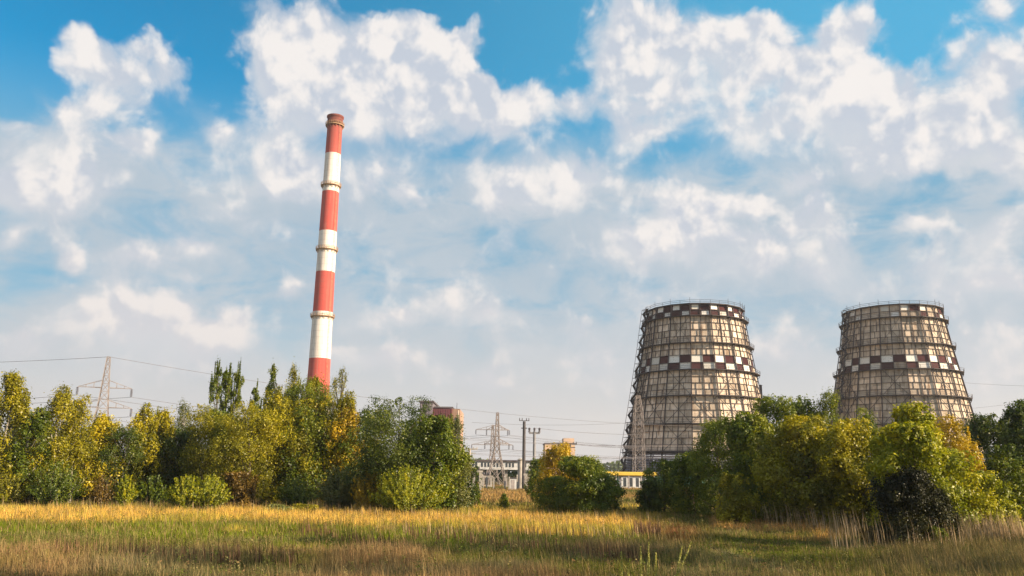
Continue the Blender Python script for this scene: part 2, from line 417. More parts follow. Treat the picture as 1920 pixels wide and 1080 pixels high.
def limbs(mb, H, lobes, r0, low, stems=1, seed=0, Rx=1.0):
    g = np.random.default_rng(seed + 5)
    tops = []
    for s in range(stems):
        ang = g.uniform(0, 6.28); base = np.array([math.cos(ang), math.sin(ang), 0]) * (0.0 if stems == 1 else Rx * g.uniform(.1, .3))
        top = base * 1.6 + np.array([g.normal(0, .03) * H, g.normal(0, .03) * H, H * g.uniform(.74, .86)])
        mid = (base + top) / 2 + np.array([g.normal(0, .02) * H, g.normal(0, .02) * H, 0])
        b0 = base + np.array([0, 0, -.15])
        rs = r0 / math.sqrt(stems)
        mb.tube([b0, base + (mid - base) * .5, mid, top], [rs * 1.25, rs * .85, rs * .6, rs * .18], 7)
        tops.append((base, mid, top, rs))
    for i, l in enumerate(lobes):
        if i % 2 and len(lobes) > 24: continue
        base, mid, top, rs = tops[i % stems]
        z = max(.08 * H, l[2] - H * g.uniform(.08, .28)); f = np.clip(z / top[2], .05, .95)
        s = base + (mid - base) * (f / .5) if f < .5 else mid + (top - mid) * ((f - .5) / .5)
        e = np.array(l[:3]) + np.array([0, 0, l[5] * .3])
        c_ = (s + e) / 2 + np.array([0, 0, -.04 * H * g.uniform(0, 1)])
        mb.tube([s, c_, e], [rs * .38 * (1.15 - f), rs * .22, rs * .06], 5, caps=False)

TREE_N = 0
def tree(name, px, top_py, hw_px, style, pal, label, cat='tree', Y=None, base_py=None, n=15000, leaf=.19, low=.04, depth=1.0, spiky=.4,
         stems=1, group=None, bark=None, warm=0.0, X=None, H=None, R=None, crown_name='crown'):
    global TREE_N
    TREE_N += 1
    spiky *= .75
    if bark is None and name == 'birch_tree': bark = BARK_PALE; low = max(low, .10)
    leaf *= 1.0 + .22 * math.sin(TREE_N * 2.4)
    if X is None:
        if Y is None: Y = ground(px, base_py)[1]
        top = at(px, top_py, Y)
        # foot of the vertical through the crown's middle
        mp = at(px, (top_py + 900) / 2, Y)
        x = (top[0] + mp[0]) / 2; H = top[2]; R = hw_px * 1.22 * px_size(np.array([x, Y, H * .5])); n = int(n * 1.25)
    else: x = X
    root = thing(name, (x, Y, 0), label, cat, group)
    p, nn, sz, tt, lobes = crown(H, R, R * depth, style, n, leaf, low, 100 + TREE_N * 13, spiky, warm)
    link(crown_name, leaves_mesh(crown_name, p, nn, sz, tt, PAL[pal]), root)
    mb = MB(); limbs(mb, H, lobes, (.012 + .018 * min(1, R / H)) * H, low, stems, TREE_N, R)
    mb.build('trunk' if stems == 1 else 'stems', bark or BARK, root, smooth=True)
    return root
# ------------------------------------------------------------------ ground
def ground_col(N, v):
    n_a = N.noise(v, .035, 5, .6); n_b = N.noise(v, .5, 6, .65); n_c = N.noise(N.vmath('MULTIPLY', v, (.25, 1, 1)), .09, 4, .55)
    c = N.mix(N.smooth(n_a, .4, .6), (.13, .095, .030), (.075, .085, .020))
    c = N.mix(N.smooth(n_c, .5, .66), c, (.26, .17, .055))
    c = N.mix(N.smooth(n_b, .3, .75), N.mix(1.0, c, (.55, .55, .5), 'MULTIPLY'), c)
    return c
gm, N, out = new_mat('field_soil')
tcn = N.node('ShaderNodeTexCoord')
d = N.node('ShaderNodeBsdfDiffuse'); N.put(d.inputs[0], ground_col(N, tcn.outputs['Object'])); N.l.new(d.outputs[0], out.inputs[0])
gv = []; gq = []
rings = [0, 8, 16, 24, 32, 40, 50, 60, 75, 90, 110, 140, 180, 240, 320, 450, 650, 1000, 1600, 2500]
SEG = 72
def gz(x, y):
    r = math.hypot(x, y)
    if r > 200 or r < 1: return 0.0
    return 0.10 * (math.sin(x * .23 + 1.3) * math.sin(y * .31 + .4)) * min(1, r / 30) * max(0, 1 - r / 200)
for i, r in enumerate(rings):
    for k in range(SEG):
        a = 2 * math.pi * k / SEG; x, y = r * math.cos(a), r * math.sin(a)
        gv.append((x, y, gz(x, y) if i else 0))
for i in range(len(rings) - 1):
    for k in range(SEG): gq.append((i*SEG+k, (i+1)*SEG+k, (i+1)*SEG+(k+1)%SEG, i*SEG+(k+1)%SEG))
g_o = link('ground', np_mesh('ground', gv, gq, mats=[gm], smooth=True)); tag(g_o, kind='structure')

# ------------------------------------------------------------------ grass
def grass_mat():
    m, N, out = new_mat('grass_blades')
    a = N.node('ShaderNodeAttribute', attribute_name='cr'); b = N.node('ShaderNodeAttribute', attribute_name='cg'); c_ = N.node('ShaderNodeAttribute', attribute_name='cb')
    cc = N.node('ShaderNodeCombineColor'); N.l.new(a.outputs['Fac'], cc.inputs[0]); N.l.new(b.outputs['Fac'], cc.inputs[1]); N.l.new(c_.outputs['Fac'], cc.inputs[2])
    d = N.node('ShaderNodeBsdfDiffuse'); N.l.new(cc.outputs[0], d.inputs[0])
    t = N.node('ShaderNodeBsdfTranslucent'); N.l.new(cc.outputs[0], t.inputs[0])
    mx = N.node('ShaderNodeMixShader'); mx.inputs[0].default_value = .35
    N.l.new(d.outputs[0], mx.inputs[1]); N.l.new(t.outputs[0], mx.inputs[2]); N.l.new(mx.outputs[0], out.inputs[0])
    return m
GM = grass_mat()
_gx = np.random.default_rng(3)
_grid = {k: _gx.uniform(0, 1, (64, 64)) for k in range(8)}
def vnoise(x, y, s, k):
    u = x / s; v = y / s; iu = np.floor(u).astype(int); iv = np.floor(v).astype(int); fu = u - iu; fv = v - iv
    fu = fu * fu * (3 - 2 * fu); fv = fv * fv * (3 - 2 * fv); G = _grid[k]
    a = G[iu % 64, iv % 64]; b = G[(iu + 1) % 64, iv % 64]; c = G[iu % 64, (iv + 1) % 64]; d_ = G[(iu + 1) % 64, (iv + 1) % 64]
    return (a * (1 - fu) + b * fu) * (1 - fv) + (c * (1 - fu) + d_ * fu) * fv
def blades(name, x, y, h, w, col, lean=.25, label=None):
    """one sheet of grass: every blade a bent tapering strip of its own height, width and colour"""
    n = len(x); g = rng
    a = g.uniform(0, 2 * math.pi, n); s = np.stack([np.cos(a), np.sin(a), np.zeros(n)], 1)
    la = g.uniform(0, 2 * math.pi, n); ld = np.stack([np.cos(la), np.sin(la), np.zeros(n)], 1) * (np.abs(g.normal(0, lean, n)) * h)[:, None]
    ld[:, 0] -= .10 * h
    p = np.stack([x, y, np.full(n, -.12)], 1); W_ = w[:, None]; up = np.zeros((n, 3)); up[:, 2] = h
    v = np.stack([p - s * W_ * .5, p + s * W_ * .5, p + up * .55 + ld * .35 + s * W_ * .38, p + up * .55 + ld * .35 - s * W_ * .38, p + up + ld], 1).reshape(-1, 3)
    i = np.arange(n) * 5
    q = np.stack([i, i + 1, i + 2, i + 3], 1); t = np.stack([i + 3, i + 2, i + 4], 1)
    at_ = {}
    for k, nm in enumerate(('cr', 'cg', 'cb')): at_[nm] = ('FACE', np.concatenate([col[:, k], col[:, k]]))
    o = link(name, np_mesh(name, v, q, t, mats=[GM], attrs=at_))
    tag(o, label, 'grass', kind='stuff')
    return o
def pxy(x, y):                      # photo pixel of points on the ground, for the plant zones
    d = np.stack([x, y, np.full(len(x), -4.0)], 1); zf = d @ FW
    return 960 + F_PX * (d @ RT) / zf, 540 - F_PX * (d @ UP) / zf
def mixc(c, k, col):
    k = np.clip(k, 0, 1)[:, None]; return c * (1 - k) + np.array(col) * k
def zone_colour(x, y):
    """colour and height of the herbs at a place: bands of dry golden grass, green grass, brown sorrel, as they grow here, and one painted bush shadow"""
    n = len(x); u, v = pxy(x, y)
    j = (vnoise(x, y, 5, 0) - .5) * 26 + (vnoise(x, y, 1.6, 1) - .5) * 14
    vv = v + j * np.clip((v - 930) / 60, .25, 1.3)
    c = np.tile(np.array((.135, .14, .026)), (n, 1)); h = np.full(n, .42)
    left = 1 / (1 + np.exp((u - 1235) / 10))
    # golden strip
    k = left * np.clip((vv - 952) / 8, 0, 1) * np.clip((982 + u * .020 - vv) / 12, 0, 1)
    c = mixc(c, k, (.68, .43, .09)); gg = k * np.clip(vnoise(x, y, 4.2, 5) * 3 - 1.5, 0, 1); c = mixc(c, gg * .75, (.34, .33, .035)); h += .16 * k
    # green belt before it
    k2 = left * np.clip((vv - 979 - u * .016) / 12, 0, 1) * np.clip((1042 - vv) / 20, 0, 1) * np.clip(vnoise(x, y, 9, 2) * 2.4 - .1, 0, 1)
    c = mixc(c, k2, (.17, .215, .014))
    # brown-red sorrel and dry weeds in front
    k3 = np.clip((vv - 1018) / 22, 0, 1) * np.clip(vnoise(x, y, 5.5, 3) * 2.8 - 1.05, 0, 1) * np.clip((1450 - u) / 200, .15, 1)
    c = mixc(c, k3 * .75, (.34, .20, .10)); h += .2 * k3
    k4 = np.clip((vv - 1000) / 25, 0, 1) * np.clip(vnoise(x, y, 3.7, 4) * 2.6 - 1.1, 0, 1)
    c = mixc(c, k4 * .8, (.19, .165, .085))
    # red-brown patch (dark bush's shadow put into the colour), golden tongue right of it, green beyond
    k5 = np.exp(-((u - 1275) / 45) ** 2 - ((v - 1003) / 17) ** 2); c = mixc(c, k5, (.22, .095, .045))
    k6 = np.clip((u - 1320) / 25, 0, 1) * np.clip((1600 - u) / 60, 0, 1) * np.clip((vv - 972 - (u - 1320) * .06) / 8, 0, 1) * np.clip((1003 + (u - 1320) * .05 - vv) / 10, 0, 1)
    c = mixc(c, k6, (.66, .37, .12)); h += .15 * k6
    k7 = np.exp(-((u - 1430) / 110) ** 2 - ((v - 1035) / 20) ** 2); c = mixc(c, k7 * .8, (.19, .24, .02)); h -= .2 * k7
    k8 = np.clip((u - 1600) / 120, 0, 1) * np.clip((v - 985) / 20, 0, 1); c = mixc(c, k8 * .6, (.22, .17, .075)); h += .3 * k8
    # field behind the hedge gap
    far = np.clip((948 - v) / 6, 0, 1); c = mixc(c, far, (.36, .22, .075)); h = h * (1 - far) + .45 * far
    k9 = far * np.clip(vnoise(x, y, 14, 5) * 3 - 1.3, 0, 1); c = mixc(c, k9, (.10, .12, .025))
    # narrow trodden path: short pale grass
    dpath = np.abs((u - 1340) * .33 + 1033 - v); k10 = np.exp(-(dpath / 4.0) ** 2) * (u > 1330) * (u < 1560)
    c = mixc(c, k10, (.55, .46, .33)); h = h * (1 - .85 * k10)
    tuft = vnoise(x, y, .55, 2) * .6 + vnoise(x, y, 1.3, 5) * .4
    h *= (.75 + .5 * vnoise(x, y, 2.3, 6)) * (.45 + 1.1 * tuft)
    c *= (.62 + .72 * tuft)[:, None]
    c *= (.72 + .56 * vnoise(x, y, 1.1, 7))[:, None]
    return c, h
def field(y0, y1, per_m2, wmul, lo=-.70, hi=.72):
    """random points over the wedge of meadow that the photo can see, a margin wider"""
    A = (hi - lo) * (y1 ** 2 - y0 ** 2) / 2; n = int(A * per_m2)
    y = np.sqrt(rng.uniform(y0 ** 2, y1 ** 2, n)); x = y * rng.uniform(lo, hi, n)
    return x, y
def meadow(name, y0, y1, dens, w0, label, lean=.22, hm=1.0, lo=-.70, hi=.72):
    x, y = field(y0, y1, dens, 1, lo, hi); n = len(x)
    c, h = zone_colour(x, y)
    c = c * rng.uniform(.6, 1.4, (n, 1)) * rng.uniform(.92, 1.08, (n, 3))
    straw = rng.uniform(0, 1, n) < .12; c[straw] = np.array((.42, .30, .13)) * rng.uniform(.5, 1.2, (int(straw.sum()), 1))
    h = h * (.35 + 1.0 * rng.uniform(0, 1, n) ** 1.5) * hm; h[straw] *= 1.25
    blades(name, x, y, h, w0 * rng.uniform(.6, 1.4, n), np.clip(c, 0, 1), lean, label)
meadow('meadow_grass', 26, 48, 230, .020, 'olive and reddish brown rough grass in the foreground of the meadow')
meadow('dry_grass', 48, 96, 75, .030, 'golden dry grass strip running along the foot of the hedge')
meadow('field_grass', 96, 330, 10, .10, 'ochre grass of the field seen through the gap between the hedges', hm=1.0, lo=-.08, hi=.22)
# tall pale reeds and stalks before the right-hand hedge and at the right edge
def stalks(name, spans, label, n, h0, cols):
    xs, ys = [], []
    for (u0, v0, u1, v1, sc) in spans:
        for _ in range(int(n * sc)):
            t = random.random(); p = ground(u0 + (u1 - u0) * t, v0 + (v1 - v0) * t + random.gauss(0, 2.5)); xs.append(p[0]); ys.append(p[1])
    x, y = np.array(xs), np.array(ys); m = len(x)
    c = np.array(cols)[rng.integers(0, len(cols), m)] * rng.uniform(.6, 1.25, (m, 1))
    blades(name, x, y, h0 * rng.uniform(.5, 1.2, m), .035 * rng.uniform(.6, 1.3, m), np.clip(c, 0, 1), .07, label)
stalks('reeds', [(1340, 972, 1620, 1008, .6), (1800, 1022, 1930, 1016, .7), (1560, 1028, 1830, 1036, .3)], 'tall pale dry reeds along the foot of the right-hand thicket', 900, 1.9,
       [(.62, .46, .30), (.50, .36, .2), (.3, .22, .1)])
stalks('weed_stalks', [(0, 950, 700, 962, .6), (640, 970, 1240, 982, .7), (500, 942, 640, 956, .5), (700, 1002, 1240, 1012, .5)], 'dry weed stalks standing above the golden grass', 900, 1.15,
       [(.55, .40, .22), (.40, .25, .10), (.10, .07, .04)])
stalks('brown_weeds', [(1190, 1000, 1240, 1006, 1.0), (560, 1000, 760, 1040, 1.0), (100, 1040, 560, 1064, 1.2), (760, 1010, 1200, 1060, 1.6)], 'dark brown seed-headed weeds in the foreground grass', 420, 1.05,
       [(.09, .05, .035), (.16, .09, .05), (.34, .2, .11)])

# broad-leaved herbs and low weeds between the grass
def herbs(name, y0, y1, n, label, lo=-.70, hi=.72):
    x, y = field(y0, y1, 1, 1, lo, hi); k = rng.permutation(len(x))[:n]; x, y = x[k], y[k]; u, v = pxy(x, y)
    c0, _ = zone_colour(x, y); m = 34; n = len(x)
    hh = rng.uniform(.18, .75, n) * np.where(rng.uniform(0, 1, n) < .15, 1.5, 1); rr = rng.uniform(.12, .38, n)
    i = np.repeat(np.arange(n), m); t = rng.uniform(.1, 1, n * m)
    a = rng.uniform(0, 6.283, n * m); r = rr[i] * np.sqrt(rng.uniform(0, 1, n * m)) * (1.1 - .6 * t)
    p = np.stack([x[i] + np.cos(a) * r, y[i] + np.sin(a) * r, hh[i] * t], 1)
    kinds = np.array([(.13, .17, .02), (.09, .12, .025), (.26, .15, .07), (.20, .20, .07), (.07, .045, .03), (.36, .30, .12)])
    kc_ = kinds[rng.choice(6, n, p=[.3, .22, .16, .14, .08, .10])] * .75 + c0 * .25
    col = kc_[i] * rng.uniform(.6, 1.4, (n * m, 1)); s = rng.uniform(.035, .10, n * m)
    me = leaves_mesh(name, p, rng.normal(size=(n * m, 3)) + np.array([0, 0, .8]), s, np.zeros(n * m), GM, .5)
    for q_, nm in enumerate(('cr', 'cg', 'cb')):
        a_ = me.attributes.new(nm, 'FLOAT', 'FACE'); a_.data.foreach_set('value', np.clip(col[:, q_], 0, 1).astype(np.float32))
    tag(link(name, me), label, 'weeds', kind='stuff')
herbs('meadow_herbs', 27, 50, 3600, 'low leafy green and brown weeds scattered through the foreground grass')
herbs('hedge_herbs', 58, 96, 6500, 'weeds and undergrowth along the foot of the hedges')
# ------------------------------------------------------------------ cooling towers
def clad_mat(name, base_lo, base_hi):
    m, N, out = new_mat(name)
    a = N.node('ShaderNodeAttribute', attribute_name='pane'); k = N.node('ShaderNodeAttribute', attribute_name='paint')
    tcn = N.node('ShaderNodeTexCoord'); v = tcn.outputs['Object']
    dirt = N.noise(N.vmath('MULTIPLY', v, (1, 1, .30)), .75, 8, .7, .5)
    blot = N.noise(v, 1.9, 4, .7)
    run = N.noise(N.vmath('MULTIPLY', v, (1, 1, .06)), .55, 5, .7)
    c = N.mix(a.outputs['Fac'], base_lo, base_hi)
    c = N.mix(N.smooth(dirt, .34, .60), N.mix(1.0, c, (.66, .62, .58), 'MULTIPLY'), c)
    c = N.mix(N.smooth(blot, .62, .74), c, N.mix(1.0, c, (.5, .46, .42), 'MULTIPLY'))
    c = N.mix(N.smooth(run, .52, .68), c, N.mix(1.0, c, (.62, .54, .48), 'MULTIPLY'))
    maroon = N.mix(a.outputs['Fac'], (.040, .010, .013), (.080, .026, .026))
    white = N.mix(a.outputs['Fac'], (.60, .57, .50), (.86, .83, .76))
    white = N.mix(N.smooth(blot, .56, .68), white, (.34, .27, .22))
    c = N.mix(N.math('GREATER_THAN', k.outputs['Fac'], .75), c, maroon)
    c = N.mix(N.math('GREATER_THAN', k.outputs['Fac'], 1.75), c, white)
    p = N.node('ShaderNodeBsdfPrincipled'); N.put(p.inputs['Base Color'], c); p.inputs['Roughness'].default_value = .85
    p.inputs['Specular IOR Level'].default_value = .15
    N.l.new(p.outputs[0], out.inputs[0])
    return m
STEEL = plain('rusty_steel', (.065, .052, .052), .7, .5, 1.5)
STEEL_LIGHT = plain('galvanised_steel', (.42, .38, .36), .6, .3, 2)
CONC = plain('concrete', (.42, .38, .33), .85, .3, .6)
CLAD = clad_mat('asbestos_cladding', (.44, .36, .275), (.84, .69, .54))
CLAD_F = clad_mat('weathered_cladding', (.38, .32, .25), (.76, .62, .48))
LOUVRE = plain('louvre_boards', (.24, .22, .24), .8, .35, .5, streak=True)
GREEN_ST = plain('green_painted_basin', (.10, .22, .13), .6, .3, .8)

def cooling_tower(px, Y, lev, twist, label, faded, mat, seed, tower_px=1305):
    """lev: (photo row of the ring's front, photo half-width of the wall) from the rim down"""
    g = np.random.default_rng(seed)
    c0 = at(px, 690, Y); X = c0[0]
    Z, RR = [], []
    for py, hw in lev:
        z = at(px, py, Y)[2]
        for _ in range(4):
            R = hw * px_size((X, Y, z)); z = at(px, py, Y - R * .98)[2]
        Z.append(z); RR.append(hw * px_size((X, Y, z)))
    Z.append(3.2); RR.append(RR[-1] + (RR[-1] - RR[-2]) * (Z[-2] - 3.2) / (Z[-3] - Z[-2]) * .85)
    root = thing('cooling_tower', (X, Y, 0), label, 'cooling tower', 'cooling towers of the power station')
    n = 16
    def ang(k): return math.radians(-90 + twist) + 2 * math.pi * k / n     # k may be fractional
    def wallpt(k, z, out=0.0):
        R = np.interp(z, Z[::-1], RR[::-1])
        k0 = math.floor(k); f = k - k0
        a0, a1 = ang(k0), ang(k0 + 1)
        Ro = R + out / math.cos(math.pi / n)
        p = np.array([math.cos(a0), math.sin(a0)]) * Ro * (1 - f) + np.array([math.cos(a1), math.sin(a1)]) * Ro * f
        return np.array([p[0], p[1], z])
    # wall of panels
    v, q, pane, paint = [], [], [], []
    def cell(k0, k1, z0, z1, tint, pt, gap=.0):
        i = len(v)
        v.extend([wallpt(k0, z0, gap), wallpt(k1 - 1e-4, z0, gap), wallpt(k1 - 1e-4, z1, gap), wallpt(k0, z1, gap)]); q.append((i, i + 1, i + 2, i + 3)); pane.append(tint); paint.append(pt)
    rows_z = []
    for L in range(len(Z) - 2):
        zt, zb = Z[L], Z[L + 1]
        check = L in (0, 3 - 1)
        if L == 0: edges = [zt, zt + (zb - zt) * .54, zb]; ck = {0: 0, 1: 1}
        elif L == 2: edges = [zt, zt + (zb - zt) * .23, zt + (zb - zt) * .46, zt + (zb - zt) * .74, zb]; ck = {2: 0, 3: 1}
        else: edges = [zt + (zb - zt) * t for t in (0, .27, .52, .76, 1)]; ck = {}
        rows_z.append(edges)
        for r in range(len(edges) - 1):
            e0, e1 = edges[r + 1], edges[r]
            for s in range(n * 2):
                k0, k1 = s / 2, (s + 1) / 2
                if r in ck:
                    white = (s + ck[r]) % 2 == 0
                    pt = 2 if white else 1; t = g.uniform(0, 1)
                    if L == 0 and faded and g.uniform() < .45: pt = 0; t = g.uniform(.0, .6)
                    elif g.uniform() < .05: pt = 0
                    if L == 0 and pt == 2:
                        cell(k0, k1, e0, e1, g.uniform(), 1 if not faded else 0); dz = (e1 - e0) * .14
                        cell(k0 + .07, k1 - .07, e0 + dz, e1 - dz, t, 2, .04)
                    else: cell(k0, k1, e0, e1, t, pt)
                else:
                    t0 = g.uniform(.1, .9)
                    cuts = sorted(g.uniform(.25, .75, g.integers(0, 3)))
                    kk = [k0] + [k0 + c_ * .5 for c_ in cuts] + [k1]
                    for a_, b_ in zip(kk[:-1], kk[1:]):
                        if g.uniform() < .45:
                            zm = e0 + (e1 - e0) * g.uniform(.35, .65)
                            cell(a_, b_, e0, zm, np.clip(t0 + g.normal(0, .22), 0, 1), 0); cell(a_, b_, zm, e1, np.clip(t0 + g.normal(0, .22), 0, 1), 0)
                        else: cell(a_, b_, e0, e1, np.clip(t0 + g.normal(0, .2), 0, 1), 0)
    q = [f for f in q]
    link('cladding', np_mesh('cladding', v, q, mats=[mat], attrs={'pane': ('FACE', pane), 'paint': ('FACE', paint)}), root)
    # inside skin, so that the rim has thickness
    iv, iq = [], []
    for j, z in enumerate((Z[0] - .02, Z[-2])):
        for k in range(n):
            p = wallpt(k, z, -.45); iv.append(p)
    for k in range(n): iq.append((k, (k + 1) % n, n + (k + 1) % n, n + k))
    for k in range(n): iv.append(wallpt(k, Z[0] - .02, .0))
    for k in range(n): iq.append((2*n + k, 2*n + (k+1) % n, (k+1) % n, k))
    link('inner_shell', np_mesh('inner_shell', iv, iq, mats=[LOUVRE]), root)
    # outer steel frame
    fr = MB()
    for k in range(n):
        for L in range(len(Z) - 1):
            a = wallpt(k, Z[L], .35); b = wallpt(k, Z[L + 1], .35); o = (math.cos(ang(k)), math.sin(ang(k)), 0)
            fr.bar(a, b, .34, .28, out=o)
            a = wallpt(k + .5, Z[L], .22); b = wallpt(k + .5, Z[L + 1], .22); o = (math.cos(ang(k + .5)), math.sin(ang(k + .5)), 0)
            fr.bar(a, b, .22, .22, out=o)
    for L, edges in enumerate(rows_z):
        for r, z in enumerate(edges):
            for k in range(n):
                o = (math.cos(ang(k + .5)), math.sin(ang(k + .5)), 0)
                w = .13 if r not in (0, len(edges) - 1) else .45
                fr.bar(wallpt(k, z, .24), wallpt(k + .9999, z, .24), .24, w, out=(0, 0, 1))
        for k in range(n * 2):                     # short studs between the purlins
            for r in range(len(edges) - 1):
                if L in (0,) or (L == 2 and r >= 2): continue
                for m_ in range(1):
                    kk = k / 2 + g.uniform(.12, .38)
                    fr.bar(wallpt(kk, edges[r], .12), wallpt(kk, edges[r + 1], .12), .13, .15, out=(math.cos(ang(kk)), math.sin(ang(kk)), 0))
        if L >= 3 or L == 1:
            for k in range(n):                     # wind braces
                zt, zb = Z[L], Z[L + 1]; zm = (zt + zb) / 2
                wd = .13 if L != 1 else .08
                if (k + L) % 2 == 0 or L == 4:
                    for s in (0, 1):
                        fr.bar(wallpt(k + .02 + s * .96, zt, .40), wallpt(k + .5, zm, .40), wd, out=(math.cos(ang(k + .5)), math.sin(ang(k + .5)), 0))
                        fr.bar(wallpt(k + .5, zm, .40), wallpt(k + .02 + s * .96, zb, .40), wd, out=(math.cos(ang(k + .5)), math.sin(ang(k + .5)), 0))
    fr.build('steel_frame', STEEL, root)
    # galleries with handrails at every ring
    for L in range(len(Z) - 1):
        gl = MB(); z = Z[L]; wd = 1.0 if L else .5
        for k in range(n):
            for f in range(2):
                a, b = k + f * .5, k + f * .5 + .4999
                p0, p1 = wallpt(a, z, .55), wallpt(b, z, .55); q0, q1 = wallpt(a, z, .55 + wd), wallpt(b, z, .55 + wd)
                th = .26
                gl.add([p0, p1, q1, q0, p0 - (0, 0, th), p1 - (0, 0, th), q1 - (0, 0, th), q0 - (0, 0, th)], [(0, 1, 2, 3), (7, 6, 5, 4), (3, 2, 6, 7), (1, 0, 4, 5)])
                for hh in (.6, 1.15): gl.bar(q0 + (0, 0, hh), q1 + (0, 0, hh), .09)
                gl.bar(q0, q0 + (0, 0, 1.15 + (.9 * (g.uniform() < .35) if L == 0 else 0)), .09)
                if f == 0: gl.bar(wallpt(a, z - 1.5, .6), q0 - (0, 0, th / 2), .18)
        gl.build('gallery', STEEL, root)
    # louvred air inlet and green basin
    lo = MB(); zi = Z[-2]
    for s in range(n * 2):
        a, b = s / 2 + .03, s / 2 + .47
        for r in range(9):
            z1 = zi - .6 - r * (zi - 4.0) / 9; z0 = z1 - (zi - 4.0) / 9 * .8
            lo.add([wallpt(a, z0, .35), wallpt(b, z0, .35), wallpt(b, z1, -.25), wallpt(a, z1, -.25)], [(0, 1, 2, 3)])
    lo.build('louvres', LOUVRE, root)
    ba = MB()
    Rb = RR[-1] + 1.5
    ring = lambda R, z: [np.array([R * math.cos(ang(k)), R * math.sin(ang(k)), z]) for k in range(n)]
    vv = ring(Rb + 1.4, 0) + ring(Rb + .6, 3.4) + ring(RR[-1] - 2.0, 3.4); qq = []
    for j in range(2):
        for k in range(n): qq.append((j*n + k, j*n + (k+1) % n, (j+1)*n + (k+1) % n, (j+1)*n + k))
    ba.add(vv, qq)
    ba.build('basin', GREEN_ST, root)
    # zigzag stair tower up the left flank
    st = MB(); ka = None
    ks = (math.radians(180 + 12) - math.radians(-90 + twist)) / (2 * math.pi / n) 
    z = 3.4; side = 0; half = .20
    while z < Z[0] - 1:
        z2 = min(z + 2.6, Z[0]); 
        a = wallpt(ks - half if side == 0 else ks + half, z, 2.2); b = wallpt(ks + half if side == 0 else ks - half, z2, 2.2)
        st.bar(a, b, .8, .14); st.bar(a + (0, 0, 1), b + (0, 0, 1), .07)
        for kk in (-half, half):
            st.bar(wallpt(ks + kk, z, 2.9), wallpt(ks + kk, z2, 2.9), .14)
            st.bar(wallpt(ks + kk, z2, .5), wallpt(ks + kk, z2, 2.9), .12)
        st.bar(wallpt(ks - half, z2, 2.9), wallpt(ks + half, z2, 2.9), .1)
        z = z2; side = 1 - side
    st.build('stair', STEEL, root)
    return root, X, Z, RR
T1 = cooling_tower(1305, 300, [(569, 86), (591, 90), (641.5, 98), (692, 107), (740.5, 116), (794, 126), (846, 136)], -16.9,
    'cooling tower nearer the striped chimney, dark red and cream checks bold below its rim', False, CLAD, 11)
T2 = cooling_tower(1681, 306, [(570, 83), (593, 87), (642, 95.5), (690, 105), (740, 114.5), (794, 124.5), (846, 134.5)], -16.0,
    'cooling tower at the far right with a faded grey check band under its rim', True, CLAD_F, 23)

